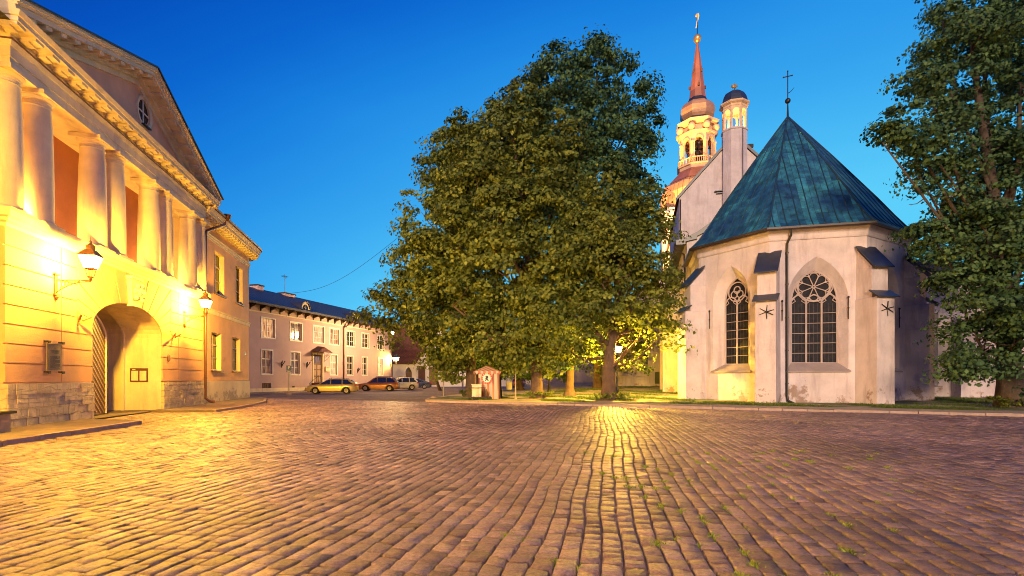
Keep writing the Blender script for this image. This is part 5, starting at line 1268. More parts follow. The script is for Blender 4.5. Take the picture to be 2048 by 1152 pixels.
    wall(mb, 5.0, 15.5, -.1, 9, [w1], top=sl); reveal_of(mb, w1, 0, .7, dict(w1, x0=7.75, x1=8.55, xs=[7.75, 8.55], z0=1.5)); mb.M = Matrix.Identity(4); mb.quad((15.5, 1.3, -.1), (15.5, 20, -.1), (15.5, 20, 6), (15.5, 1.3, 5.83))
    mb.build('annex_wall', T['church'], B)
    mb = MB(); mb.M = M; mb.quad((7.7, .7, 1.4), (8.6, .7, 1.4), (8.6, .7, 5.7), (7.7, .7, 5.7)); w_ = mb.build('annex_window', mat('green_shutter', (.03, .14, .13), var=.3), B)
    mb = MB(); mb.M = M; mb.box(7.2, 9.1, -.12, .3, .98, 1.045); mb.build('sill', T['sill'], w_)
    mb = MB(); mb.M = M; P = [(5.0, 9.5), (15.9, 9.5-10.9*.34), (15.9, 9.8-10.9*.34), (5.0, 9.8)]; mb.prism(P, -.5, 12); mb.build('annex_roof', T['slate'], B)
    mb = MB(); mb.M = M; mb.box(9.6, 10.6, -1.0, .02, -.1, 5.2); mb.build('buttress', T['church'], B)
choir_nave()
# ------------------------------------------------------------------ baroque tower at the far end of the nave
def tower():
    zs = [(0, 0), (28.4, 27.0), (31.2, 30.0), (35, 33.9), (38.2, 36.3), (43.55, 41.85), (47.3, 44.9), (50.2, 47.3), (59.2, 57.3), (63.6, 61.4)]
    class MB(globals()['MB']):
        def build(s, *a, **k):
            s.v = [((x*(1 if z < 34 else .93)), (y*(1 if z < 34 else .93)), float(np.interp(z, [q[0] for q in zs], [q[1] for q in zs]))) for x, y, z in s.v]
            return super().build(*a, **k)
    E = empty('church_tower', Cw(-.16, 52.5, 0), CA, 'floodlit baroque church tower with onion roofs, open belfry and red spire', 'tower'); q8 = PI/8
    mb = MB(); mb.box(-5.6, 5.6, -5.6, 5.6, -.1, 28.4); mb.box(-5.9, 5.9, -5.9, 5.9, 28.4, 28.9); mb.box(-5.2, 5.2, -5.2, 5.2, 28.9, 29.6)
    for s in (-1, 1): mb.box(-1.2, 1.2, s*5.62 if s > 0 else -5.66, s*5.66 if s > 0 else -5.62, 20, 24)
    mb.build('tower_body', T['church'], E)
    mb = MB(); mb.lathe([(5.5, 29.6), (6.0, 30.2), (6.25, 31.2), (6.2, 32.4), (5.7, 33.6), (5.0, 34.3), (4.0, 34.8), (3.75, 34.9)], 8, rot=q8); o1 = mb.build('lower_dome', T['copper_brown'], E)
    mb = MB()
    for k in range(40):
        a = 2*PI*k/40; e = 1/math.cos(((a-q8) % (PI/4))-PI/8)*math.cos(PI/8); mb.tube([(r*e*math.cos(a), r*e*math.sin(a), z) for r, z in [(5.5, 29.6), (6.0, 30.2), (6.25, 31.2), (6.2, 32.4), (5.7, 33.6), (5.0, 34.3)]], .045, 4)
    mb.build('dome_seams', T['brown_void'], o1)
    mb = MB(); mb.lathe([(5.1, 34.32), (4.4, 35.0), (3.7, 35.9), (3.35, 36.6), (3.3, 36.7)], 8, rot=q8); mb.build('skirt_roof', T['spire'], E)
    mb = MB(); mb.lathe([(3.3, 34.5), (3.3, 37.3), (3.55, 37.4), (3.55, 37.7), (2.9, 37.75)], 8, rot=q8); dr = mb.build('drum', T['tower'], E)
    # balustrade
    mb = MB(); rr = 3.42; n8 = [(rr*math.cos(q8+PI/4*k), rr*math.sin(q8+PI/4*k)) for k in range(9)]
    for a, b in zip(n8, n8[1:]):
        mb.tube([(*a, 37.78), (*b, 37.78)], .07, 4); mb.tube([(*a, 38.7), (*b, 38.7)], .09, 4)
        for k in range(9): t = k/8; p = (a[0]+(b[0]-a[0])*t, a[1]+(b[1]-a[1])*t); mb.tube([(*p, 37.75), (*p, 38.7)], .05 if k % 8 else .14, 5)
    mb.build('balustrade', T['tower'], dr)
    # belfry with eight arches
    mb = MB(); rr = 3.0
    for k in range(8):
        a = q8+PI/4*k; p0 = Vector((rr*math.cos(a), rr*math.sin(a))); p1 = Vector((rr*math.cos(a+PI/4), rr*math.sin(a+PI/4))); M, L_ = face_frame(p1, p0); M, L_ = face_frame(p0, p1)
        M = F((p0.x, p0.y, 0), ((p1-p0).x/L_, (p1-p0).y/L_, 0), (-(p1+p0).normalized().x, -(p1+p0).normalized().y, 0))
        mb.M = M; h = hole(.48, L_-.48, 38.0, 41.9, 'ellipse', 41.2); wall(mb, 0, L_, 37.7, 42.6, [h], y=0); wall(mb, 0, L_, 37.7, 42.6, [h], y=.45); reveal_of(mb, h, 0, .45)
        mb.tube([(L_/2-.9*math.cos(PI*q/8)*.75, -.08, 41.2+.85*math.sin(PI*q/8)) for q in range(9)], .10, 5)
        mb.box(-.22, .22, -.16, .1, 38, 41.0); mb.box(-.28, .28, -.22, .1, 41.0, 41.25)
        mb.M = Matrix.Identity(4)
    bf = mb.build('belfry', T['tower'], E)
    mb = MB(); mb.lathe([(.95, 39.2), (.85, 39.4), (.6, 39.9), (.5, 40.4), (.3, 40.7), (.05, 40.75)], 16); mb.tube([(-2.6, 0, 40.9), (2.6, 0, 40.9)], .12, 6); mb.tube([(0, -2.6, 40.95), (0, 2.6, 40.95)], .12, 6); mb.tube([(0, 0, 40.6), (0, 0, 42.5)], .1, 6); mb.build('bell', T['iron'], bf)
    mb = MB(); mb.lathe([(3.0, 42.4), (3.35, 42.6), (3.4, 42.85), (3.3, 42.9), (2.6, 42.95), (2.6, 44.1), (3.2, 44.2), (3.65, 44.5), (3.75, 44.9), (3.6, 44.95)], 8, rot=q8); mb.build('cornice', T['tower'], E)
    for k in range(8): a = PI/4*k+q8; mb = MB(); mb.ball((3.2*math.cos(a), 3.2*math.sin(a), 43.55), .62, 12, 8); mb.build('corner_ball', T['tower'], E, smooth=True)
    mb = MB(); mb.lathe([(3.6, 44.9), (3.3, 45.2), (2.7, 45.6), (2.45, 46.0)], 8, rot=q8); mb.build('skirt_roof', T['roofdark'], E)
    mb = MB(); mb.lathe([(2.5, 45.7), (2.85, 46.3), (3.05, 47.1), (3.0, 47.9), (2.7, 48.6), (2.3, 49.1)], 8, rot=q8); mb.build('upper_dome', T['copper_brown'], E)
    mb = MB(); mb.lathe([(2.3, 49.05), (1.9, 49.35), (1.6, 49.8), (1.45, 50.3), (1.4, 50.35)], 8, rot=q8); mb.build('skirt_roof', T['roofdark'], E)
    mb = MB(); mb.lathe([(1.55, 49.3), (1.5, 50.1), (1.32, 51.2), (.98, 53.6), (.55, 56.4), (.16, 58.6)], 8, rot=q8); sp = mb.build('spire', T['spire'], E)
    mb = MB()
    for k in range(4): a = PI/2*k+.1; mb.tube([(1.25*math.cos(a), 1.25*math.sin(a), 51.7), (1.32*math.cos(a), 1.32*math.sin(a), 52.1)], .2, 6); 
    for k in range(4): a = PI/2*k+PI/4; mb.tube([(.95*math.cos(a), .95*math.sin(a), 54.0), (1.0*math.cos(a), 1.0*math.sin(a), 54.4)], .17, 6)
    mb.build('spire_hatch', T['brown_void'], sp)
    mb = MB(); mb.ball((0, 0, 59.2), .68, 18, 12); mb.build('ball', T['gold'], sp, smooth=True)
    mb = MB(); mb.tube([(0, 0, 59.8), (0, 0, 63.4)], .07, 6); mb.build('rod', T['iron'], sp)
    mb = MB(); mb.prism([(-.30, 61.0), (-.12, 61.1), (.05, 62.1), (.32, 63.0), (.30, 63.5), (-.1, 63.55), (-.30, 63.2), (-.32, 63.0), (-.1, 62.95), (.05, 62.85), (-.1, 62.2)], -.05, .05); mb.ball((-.25, 0, 63.35), .14, 8, 6); mb.ball((.2, 0, 63.6), .12, 8, 6); mb.build('vane', T['gold'], sp)
tower()
def flood(v, u, z, aim, energy, label, spot=60, col=(1, .47, .10)):
    w = Cw(v, u, z); e = empty('floodlight', w, 0, label, 'floodlight', 'floodlights on the church roofs')
    mb = MB(); mb.box(-.25, .25, -.2, .2, 0, .35); mb.tube([(0, 0, -.3), (0, 0, .02)], .05, 6); mb.build('housing', T['darkmetal'], e)
    mb = MB(); mb.box(-.2, .2, -.15, .15, .352, .36); mb.build('lens', emit('flood_lens', (1, .7, .3), 10), e)
    lamp('lamp_bulb', (0, 0, .5), energy, col, .3, e, spot=spot, aim=Cw(*aim)-w, blend=.5)
flood(-11.5, 38.0, 11.2, (-.5, 51, 41), 80000, 'lit floodlight on the church aisle roof aimed at the tower', 62)
flood(-3.8, 40.5, 23.0, (-.2, 51, 43), 15000, 'lit floodlight on the nave roof in front of the tower', 80)
flood(-13.5, 46.0, 6.0, (-4, 50, 28), 9000, 'lit floodlight beside the aisle at the foot of the tower', 80)
flood(2.2, 23.0, 26.2, (.3, 19.6, 29.4), 900, 'lit floodlight behind the gable aimed at the small turret', 60)
lamp_in = lamp('lamp_bulb', (0, 19.4, 27.0), 130, (1, .66, .3), .15, CH)
def far_wall():
    E = empty('churchyard_wall', (4.6, 72, 0), 0, 'low pale churchyard wall lit yellow behind the tree trunks', 'wall')
    mb = MB(); mb.box(0, 8.3, 0, .5, -.1, 5.0); mb.box(8.302, 13.2, .6, 1.1, -.1, 4.7); mb.box(-.2, 8.4, -.1, .6, 5.002, 5.15); mb.build('wall', T['church'], E)
far_wall()
# ------------------------------------------------------------------ parked cars
def car_paint(name, col, metal=.3): return mat(name, col, rough=.32, var=.03, bump=0, metal=metal, coat=.7)
GL = mat('car_glass', (.02, .022, .028), rough=.05, var=.1, bump=0, spec=1.0)
TY = mat('tyre_rubber', (.02, .018, .016), rough=.85, bump=.1)
RIM = mat('alloy_rim', (.55, .52, .48), rough=.3, metal=.8, bump=0)
TAIL = mat('tail_light_red', (.45, .02, .015), rough=.15, bump=0, coat=.6)
HEAD = mat('head_light_clear', (.7, .7, .65), rough=.1, bump=0, coat=.8)
BLK = mat('black_trim', (.02, .02, .02), rough=.6, bump=0)
def lerp_tab(tab, x): return float(np.interp(x, [p[0] for p in tab], [p[1] for p in tab]))
def make_car(name, loc, rz, label, paint, kind, L_, W, H):
    # x forwards; body lofted from a side outline with rounded sections, cabin on top
    e = empty(name, loc, rz, label, 'car', 'cars parked round the square')
    hl = L_/2; wr = .33 if kind != 'suv' else .36; wb0, wb1 = -hl*.58, hl*.60
    if kind == 'estate': hood = [(-hl, .93), (-hl*.97, 1.0), (-hl*.5, .99), (hl*.28, .95), (hl*.50, .93), (hl*.85, .80), (hl*.97, .66), (hl, .55)]; roof = [(-hl*.93, 1.0), (-hl*.80, H-.16), (-hl*.62, H-.03), (-hl*.1, H), (hl*.12, H-.05), (hl*.46, .95)]
    elif kind == 'suv': hood = [(-hl, .95), (-hl*.97, 1.08), (-hl*.5, 1.08), (hl*.35, 1.04), (hl*.55, 1.0), (hl*.88, .90), (hl*.98, .74), (hl, .6)]; roof = [(-hl*.95, 1.08), (-hl*.84, H-.22), (-hl*.70, H-.04), (-hl*.1, H), (hl*.14, H-.05), (hl*.52, 1.03)]
    else: hood = [(-hl, .85), (-hl*.95, .98), (-hl*.70, 1.0), (-hl*.3, .97), (hl*.30, .93), (hl*.55, .88), (hl*.88, .74), (hl*.98, .60), (hl, .5)]; roof = [(-hl*.80, 1.0), (-hl*.50, H-.10), (-hl*.25, H-.01), (0, H), (hl*.15, H-.06), (hl*.50, .92)]
    xs = sorted(set(list(np.linspace(-hl, hl, 33)) + [p[0] for p in hood])); mb = MB(); secs = []
    for x in xs:
        zt = lerp_tab(hood, x); t = abs(x)/hl; w = W/2*(1-.16*max(0, (t-.72)/.28)**2); zb = .22+.10*max(0, (t-.85)/.15)
        for wx in (wb0, wb1):
            d = abs(x-wx)
            if d < wr+.05: zb = max(zb, math.sqrt(max(0, (wr+.05)**2-d*d))+wr-.02)
        half = [(w*.93, zb), (w, zb+.08 if zb < zt-.35 else zb+.03), (w*1.0, max(.58, zb+.05)), (w*.985, zt-.12), (w*.93, zt-.03), (w*.80, zt), (w*.4, zt+.015)]
        secs.append([(x, y, z) for y, z in half]+[(x, -y, z) for y, z in half[::-1]])
    P = [p for s in secs for p in s]; n = len(secs[0]); Fs = []
    for i in range(len(secs)-1):
        for k in range(n): Fs.append((i*n+k, i*n+(k+1) % n, (i+1)*n+(k+1) % n, (i+1)*n+k))
    Fs += [tuple(range(n-1, -1, -1)), tuple((len(secs)-1)*n+k for k in range(n))]
    mb.add(P, Fs); body = mb.build('body', paint, e, smooth=True, auto=35)
    # cabin: glass band under a painted roof
    xr = sorted(set(list(np.linspace(roof[0][0], roof[-1][0], 25)) + [p[0] for p in roof])); mb = MB(); S = []
    for x in xr:
        z1 = lerp_tab(roof, x); z0 = lerp_tab(hood, x)-.01; f = (z1-z0)/(H-z0+.001); wt = W/2*(.93-.16*f); wb = W/2*.93
        S.append([(x, wb, z0), (x, wt+.01, max(z0, z1-.08)), (x, wt-.08, z1-.01), (x, 0, z1), (x, -wt+.08, z1-.01), (x, -wt-.01, max(z0, z1-.08)), (x, -wb, z0)])
    P = [p for s in S for p in s]; Fs = []; n = 7
    for i in range(len(S)-1):
        for k in range(n-1): Fs.append((i*n+k, i*n+k+1, (i+1)*n+k+1, (i+1)*n+k))
    mb.add(P, Fs); mb.build('window_glass', GL, e, smooth=True, auto=40)
    mb = MB(); flat = [s for s in S if s[3][2] > H-.13]
    for a, b in zip(flat, flat[1:]):
        for k in range(1, 5): q = [a[k], a[k+1], b[k+1], b[k]]; mb.quad(*[(x, y*1.01, z+.012) for x, y, z in q])
    # pillars
    for y in (-1, 1):
        def on(x, f):
            z1 = lerp_tab(roof, x); z0 = lerp_tab(hood, x)-.01; ff = (z1-z0)/(H-z0+.001); wt = W/2*(.93-.16*ff)+.01; wbm = W/2*.93; zt = max(z0, z1-.08); return (x, y*(wbm+(wt-wbm)*f+.012), z0+(zt-z0)*f)
        for x0, w in ((roof[-1][0]-.10, .07), (hl*.02, .05), (-hl*.42, .05), (roof[0][0]+.08, .10)):
            xt = x0 if abs(x0) < hl*.45 else (roof[-2][0] if x0 > 0 else (roof[2][0]-.1)); 
            a, b = on(x0, 0), on(xt, 1); mb.tube([a, b], w, 5)
    mb.build('roof_panel', paint, e, smooth=True, auto=40)
    if kind in ('estate', 'suv'):
        for y in (-1, 1): mb = MB(); mb.tube([(-hl*.6, y*W*.34, H-.01), (-hl*.58, y*W*.34, H+.06), (hl*.05, y*W*.34, H+.06), (hl*.1, y*W*.34, H-.03)], .022, 6); mb.build('roof_rail', BLK, e)
        if kind == 'estate':
            for x in (-hl*.38, -hl*.02): mb = MB(); mb.box(x-.05, x+.05, -W*.40, W*.40, H+.07, H+.10); mb.build('cross_bar', BLK, e)
    for x in (wb0, wb1):
        for y in (-1, 1):
            mb = MB(); o = Matrix.Translation((x, y*(W/2-.12), wr)) @ Matrix.Rotation(PI/2, 4, 'X'); mb.M = o; mb.lathe([(wr*.62, -.12), (wr*.95, -.12), (wr, -.08), (wr, .08), (wr*.95, .12), (wr*.62, .12)], 20, cap=False); wh = mb.build('wheel', TY, e, smooth=True, auto=40)
            mb = MB(); mb.M = o; s = -y; mb.lathe([(wr*.64, s*.10), (wr*.60, s*.12), (wr*.56, s*.07), (.02, s*.06)], 20, cap=False)
            for k in range(7): a = 2*PI*k/7; mb.tube([(0, 0, s*.11), (wr*.6*math.cos(a), wr*.6*math.sin(a), s*.11)], [.045, .028], 4)
            mb.ball((0, 0, s*.11), .05, 8, 6); mb.build('rim', RIM, wh)
            mb = MB(); mb.M = o; mb.lathe([(wr*.6, s*.0), (.02, s*.0)], 16, cap=False); mb.build('brake_disc', BLK, wh)
    for y in (-1, 1):
        mb = MB(); mb.box(hl*.90, hl*.99, y*W*.28 if y > 0 else -W*.455, W*.455 if y > 0 else -W*.28, .60, .74, tx=.02); mb.build('headlight', HEAD, e)
        zt = .78 if kind != 'suv' else .86
        mb = MB(); mb.box(-hl*1.004, -hl*.90, y*W*.26 if y > 0 else -W*.478, W*.478 if y > 0 else -W*.26, zt, zt+.15, tx=.01); mb.build('tail_light', TAIL, e)
        mb = MB(); mb.ball((hl*.40, y*(W/2+.07), .98 if kind != 'suv' else 1.1), .10, 8, 6, sz=.8); mb.build('mirror', paint, e, smooth=True)
        for xd in (hl*.0, -hl*.42): mb = MB(); mb.box(xd-.2, xd-.06, y*W*.49 if y > 0 else -W*.5-.012, W*.5+.012 if y > 0 else -W*.49, .80, .83); mb.build('door_handle', BLK if kind != 'estate' else paint, e)
    mb = MB(); mb.box(-hl-.012, -hl+.02, -.26, .26, .64, .76); mb.build('number_plate', mat('plate_white', (.7, .7, .66), bump=0), e)
    mb = MB(); mb.box(hl-.01, hl+.012, -.45, .45, .40, .58); mb.box(hl-.04, hl+.014, -.3, .3, .62, .70); mb.build('grille', BLK, e)
    mb = MB(); mb.box(-hl-.01, -hl+.1, -.5, .5, .26, .38); mb.box(-hl*.9, hl*.9, -W*.44, W*.44, .2, .3); mb.build('underbody', BLK, e)
    return e
def gp(px, py, z=0): Y = 1024*(1.5-z)/(py-757); return Vector(((px-1024)/1024*Y, Y, z))
make_car('parked_car', (-17.75, 50.6, 0), math.atan2(-.20, -1), 'gold estate car with roof bars parked before the pink house door', car_paint('gold_paint', (.50, .38, .14)), 'estate', 4.85, 1.86, 1.48)
make_car('parked_car', (-15.95, 61.3, 0), math.atan2(-.10, -1), 'orange brown off-road car parked behind the gold estate', car_paint('copper_paint', (.32, .12, .04)), 'suv', 4.75, 1.9, 1.68)
make_car('parked_car', (-14.55, 67.2, 0), math.atan2(-.45, -1), 'white compact off-road car parked between the brown and the dark blue car', car_paint('white_paint', (.66, .62, .56), .0), 'suv', 4.25, 1.82, 1.66)
make_car('parked_car', (-14.0, 73.5, 0), math.atan2(-.18, -1), 'dark blue saloon parked farthest in the row by the red roofed house', car_paint('blue_paint', (.03, .04, .09)), 'saloon', 4.8, 1.84, 1.44)
make_car('parked_car', (1.25, 86, 0), math.atan2(1, .12), 'dark red car parked far off behind the lime trunks', car_paint('red_paint', (.22, .03, .03)), 'suv', 4.3, 1.8, 1.6)
def bicycle(loc, rz, label):
    e = empty('bicycle', loc, rz, label, 'bicycle', 'bicycles parked beyond the lime trees')
    for x in (-.55, .55):
        mb = MB(); mb.tube([(x+.33*math.cos(a), 0, .34+.33*math.sin(a)) for a in [2*PI*k/18 for k in range(19)]], .022, 5)
        for k in range(6): a = PI*k/6; mb.tube([(x+.33*math.cos(a), 0, .34+.33*math.sin(a)), (x-.33*math.cos(a), 0, .34-.33*math.sin(a))], .005, 3)
        mb.build('wheel', TY, e)
    mb = MB()
    for a, b in (((-.55, .34), (-.2, .85)), ((-.55, .34), (-.08, .32)), ((-.08, .32), (-.22, .92)), ((-.08, .32), (.38, .82)), ((-.2, .80), (.38, .84)), ((.38, .95), (.55, .34))): mb.tube([(a[0], 0, a[1]), (b[0], 0, b[1])], .022, 5)
    mb.build('frame', T['iron'], e); mb = MB(); mb.box(-.36, -.10, -.07, .07, .92, .98, tx=.03); mb.build('saddle', BLK, e); mb = MB(); mb.tube([(.36, -.28, 1.0), (.40, -.1, 1.04), (.38, 0, 1.0), (.40, .1, 1.04), (.36, .28, 1.0)], .018, 5); mb.build('handlebar', RIM, e)
for i, (x, y, r, l) in enumerate(((2.9, 80, .3, 'bicycle leaning nearest to the dark red car'), (3.6, 79, 1.1, 'bicycle in the middle of the far group of three'), (4.3, 80.5, -.4, 'bicycle nearest to the pale churchyard wall'))): bicycle((x, y, isl_h(x, y)), r, l)
# ------------------------------------------------------------------ striped kiosk tent
def tent():
    g = at(968, 797, 35.2); gz = isl_h(g.x, g.y); x0 = at(938, 0, 34.6).x; E = empty('kiosk_tent', (g.x+.22, 34.8, gz), R(8), 'red and white striped kiosk tent with round emblem under the left lime', 'tent')
    m, N, L, P = nodes('striped_canvas'); tc = N.new('ShaderNodeTexCoord'); sp = N.new('ShaderNodeSeparateXYZ'); L.new(tc.outputs['Object'], sp.inputs[0])
    ad = N.new('ShaderNodeMath'); ad.operation = 'ADD'; L.new(sp.outputs['X'], ad.inputs[0]); L.new(sp.outputs['Y'], ad.inputs[1])
    mu = N.new('ShaderNodeMath'); mu.operation = 'MULTIPLY'; mu.inputs[1].default_value = 2.6; L.new(ad.outputs[0], mu.inputs[0]); fr = N.new('ShaderNodeMath'); fr.operation = 'FRACT'; L.new(mu.outputs[0], fr.inputs[0])
    gt = N.new('ShaderNodeMath'); gt.operation = 'GREATER_THAN'; gt.inputs[1].default_value = .5; L.new(fr.outputs[0], gt.inputs[0])
    mx = N.new('ShaderNodeMixRGB'); mx.inputs[1].default_value = (.50, .40, .31, 1); mx.inputs[2].default_value = (.42, .14, .09, 1); L.new(gt.outputs[0], mx.inputs[0]); L.new(mx.outputs[0], P.inputs['Base Color']); P.inputs['Roughness'].default_value = .85
    E.scale = (.88, .88, .92); w, d, h = 1.75, 1.75, 2.05
    # drawn-back front: sheet with diagonal opening on the left
    mb = MB(); n = 28
    def fold(x, z): return .05*math.sin(x*16)*(1-.4*z/h)
    for i in range(n):
        a, b = -w/2+w*i/n, -w/2+w*(i+1)/n
        for j in range(8):
            za, zb = h*j/8, h*(j+1)/8
            # opening: below the line from the left top corner to the right foot
            lim = lambda x: h*.92 - (x+w/2)*1.55
            if (za+zb)/2 < lim((a+b)/2): continue
            mb.quad((a, -d/2+fold(a, za), za), (b, -d/2+fold(b, za), za), (b, -d/2+fold(b, zb), zb), (a, -d/2+fold(a, zb), zb))
    for i in range(n):
        a, b = -d/2+d*i/n, -d/2+d*(i+1)/n
        f = lambda y: .06*math.sin(y*13)
        mb.quad((w/2+f(a)*1.2, a, 0), (w/2+f(b)*1.2, b, 0), (w/2+f(b)*.3, b, h), (w/2+f(a)*.3, a, h)); mb.quad((-w/2, a, 0), (-w/2, b, 0), (-w/2, b, h), (-w/2, a, h)) if i > 14 else None
        mb.quad((a, d/2, 0), (b, d/2, 0), (b, d/2, h), (a, d/2, h))
    mb.build('canvas_side', m, E, smooth=True)
    mb = MB(); q = w/2+.10; top = (0, 0, h+.42); c = [(-q, -q, h-.02), (q, -q, h-.02), (q, q, h-.02), (-q, q, h-.02)]
    for k in range(4): mb.add([c[k], c[(k+1) % 4], top], [(0, 1, 2)])
    for k in range(4):
        a, b = Vector(c[k]), Vector(c[(k+1) % 4])
        for s in range(8):
            p, r = a.lerp(b, s/8), a.lerp(b, (s+1)/8); mb.add([p, r, r-Vector((0, 0, .12)), (p+r)/2-Vector((0, 0, .24)), p-Vector((0, 0, .12))], [(0, 1, 2, 3, 4)])
    mb.build('canvas_roof', m, E)
    mb = MB()
    for x in (-w/2, w/2):
        for y in (-d/2, d/2): mb.tube([(x, y, 0), (x, y, h)], .03, 6)
    mb.build('tent_poles', T['iron'], E)
    # round emblem: red ring, pale disc and a dark beast
    RED = mat('emblem_red', (.45, .06, .04), bump=0); y = -d/2-.09; cx, cz, r = -.10, 1.52, .42
    mb = MB(); disc = lambda r0, yy: mb.poly([(cx+r0*math.cos(2*PI*k/28), yy, cz+r0*math.sin(2*PI*k/28)) for k in range(28)])
    disc(r, y); em = mb.build('emblem', RED, E); mb = MB(); disc(r*.72, y-.006); mb.build('emblem_disc', T['sash'], em)
    mb = MB()
    for k in range(14): a = 2*PI*k/14; b = a+.16; mb.poly([(cx+r*.9*math.cos(a), y-.006, cz+r*.9*math.sin(a)), (cx+r*.9*math.cos(b), y-.006, cz+r*.9*math.sin(b)), (cx+r*.78*math.cos(b), y-.006, cz+r*.78*math.sin(b)), (cx+r*.78*math.cos(a), y-.006, cz+r*.78*math.sin(a))])
    mb.build('emblem_letters', T['sash'], em)
    mb = MB(); sh = [(0, .22), (.06, .16), (.12, .18), (.08, .08), (.13, .02), (.05, -.02), (.12, -.12), (.16, -.2), (.06, -.2), (.03, -.1), (-.03, -.12), (-.06, -.22), (-.14, -.2), (-.09, -.08), (-.12, .02), (-.06, .06), (-.12, .14), (-.04, .14)]
    mb.poly([(cx+x, y-.012, cz+z) for x, z in sh]); mb.build('emblem_beast', T['iron'], em)
    # white counter and black cart in the opening
    e = empty('counter_box', (g.x-.40, 33.55, gz), R(8), 'white counter box standing in front of the striped tent', 'box'); mb = MB()
    for k in range(3): mb.box(-.30+.2*k, -.11+.2*k, -.2, .2, .05, .98)
    mb.box(-.31, .30, -.22, .22, 0, .048); mb.build('panel_body', T['cream_low'], e); mb = MB(); mb.box(-.34, .33, -.26, .26, .982, 1.02); mb.build('top_board', T['cream'], e)
    e = empty('hand_cart', (g.x-.25, 33.2, gz), R(8), 'black wheeled hand cart with rail before the white counter', 'cart'); mb = MB(); mb.box(-.5, .55, -.16, .16, .12, .18)
    mb.tube([(-.62, -.1, 0), (-.62, -.1, .95)], .035, 6); mb.tube([(-.62, -.1, .78), (.45, -.1, .78), (.6, -.1, .5), (.75, -.1, .1)], .022, 6); mb.tube([(-.1, -.1, .2), (-.1, -.1, .78)], .015, 5); mb.tube([(.4, -.1, .2), (.4, -.1, .78)], .015, 5); mb.build('frame', T['iron'], e)
    for x in (-.3, .5, .75): mb = MB(); mb.M = Matrix.Translation((x, -.18, .11)) @ Matrix.Rotation(PI/2, 4, 'X'); mb.lathe([(.11, -.03), (.11, .03)], 14); mb.build('wheel', TY, e)
tent()
# ------------------------------------------------------------------ lamps, posts, bin, signs
def on_isl(px, Y): x = (px-1024)/1024*Y; return Vector((x, Y, isl_h(x, Y)))
def post_lamp(p, h, label, lit, energy=0, k=1.0, col=(1, .56, .05)):
    e = empty('street_lamp', p, .3, label, 'street lamp', 'cast iron street lamps on the green')
    mb = MB(); mb.lathe([(.17, 0), (.17, .12), (.13, .16), (.11, .5), (.13, .55), (.13, .62), (.075, .72), (.06, 1.3), (.085, 1.34), (.085, 1.40), (.05, 1.46), (.04, h*.8), (.036, h-.25), (.07, h-.22), (.035, h-.15), (.035, h-.02)], 12); mb.build('post', T['iron'], e, smooth=True, auto=40)
    mb = MB(); mb.tube([(-.22, 0, h-.35), (.22, 0, h-.35)], .015, 5); mb.build('ladder_bar', T['iron'], e)
    f = MB(); g = MB(); lantern(f, g, k, h); ff = f.build('lantern_frame', T['iron'], e); g.build('lantern_glass', T['lampglass'] if lit else T['glass_dark'], ff)
    if lit: lamp('lamp_bulb', (0, 0, h+.52*k), energy, col, .12, e)
    return e
LAMPP = Vector((6.72, 32.7, isl_h(6.72, 32.7)))
post_lamp(LAMPP, 2.62, 'lit cast iron street lamp right behind the thickest lime trunk', True, 5200, 1.0)
post_lamp(on_isl(1098, 44), 3.6, 'lit street lamp among the leaves between the two slimmer lime trunks', True, 1700, .9)
post_lamp(on_isl(1001, 36), 4.3, 'tall black street lamp just right of the striped tent', False)
post_lamp(Vector((-2.0, 58, .12)), 4.4, 'lit street lamp far behind the striped tent', True, 5000, .9)
def simple_post(px, Y, h, r, m, label, name='sign_post', z=None):
    p = on_isl(px, Y); p.z = z if z is not None else p.z; e = empty(name, p, 0, label, 'post'); mb = MB(); mb.tube([(0, 0, 0), (0, 0, h)], r, 8); mb.ball((0, 0, h), r*1.2, 8, 6); mb.build('pole', m, e)
    mb = MB(); mb.lathe([(r*2.2, 0), (r*2.2, .05), (r*1.2, .08)], 10); mb.build('foot', T['granite'], e); return e
GREY = mat('galvanised_steel', (.42, .38, .32), rough=.45, metal=.5, bump=.05)
# added street lamp, unseen behind the viewer, for the falloff of light
def added_lamp(x, y, h, label, energy):
    e = post_lamp(Vector((x, y, 0)), h, label, True, energy, 1.1, (1, .60, .36)); e['group'] = 'added cast iron street lamps at the viewer side of the square'; return e
added_lamp(3.5, -4.5, 6.8, 'added tall lit street lamp, unseen behind the viewer', 950)
post_lamp(Vector(((784.5-1024)/1024*64.3, 64.3, .0)), 6.7, 'very tall lit street lamp before the far corner of the pink house', True, 3600, 1.0, (1, .62, .26))
simple_post(1031, 34.2, 5.2, .045, mat('weathered_pole', (.28, .22, .16)), 'slim weathered pole between the striped tent and the lime trunks')
simple_post(887, 38.5, 2.9, .04, GREY, 'thin pale post at the left tip of the green')
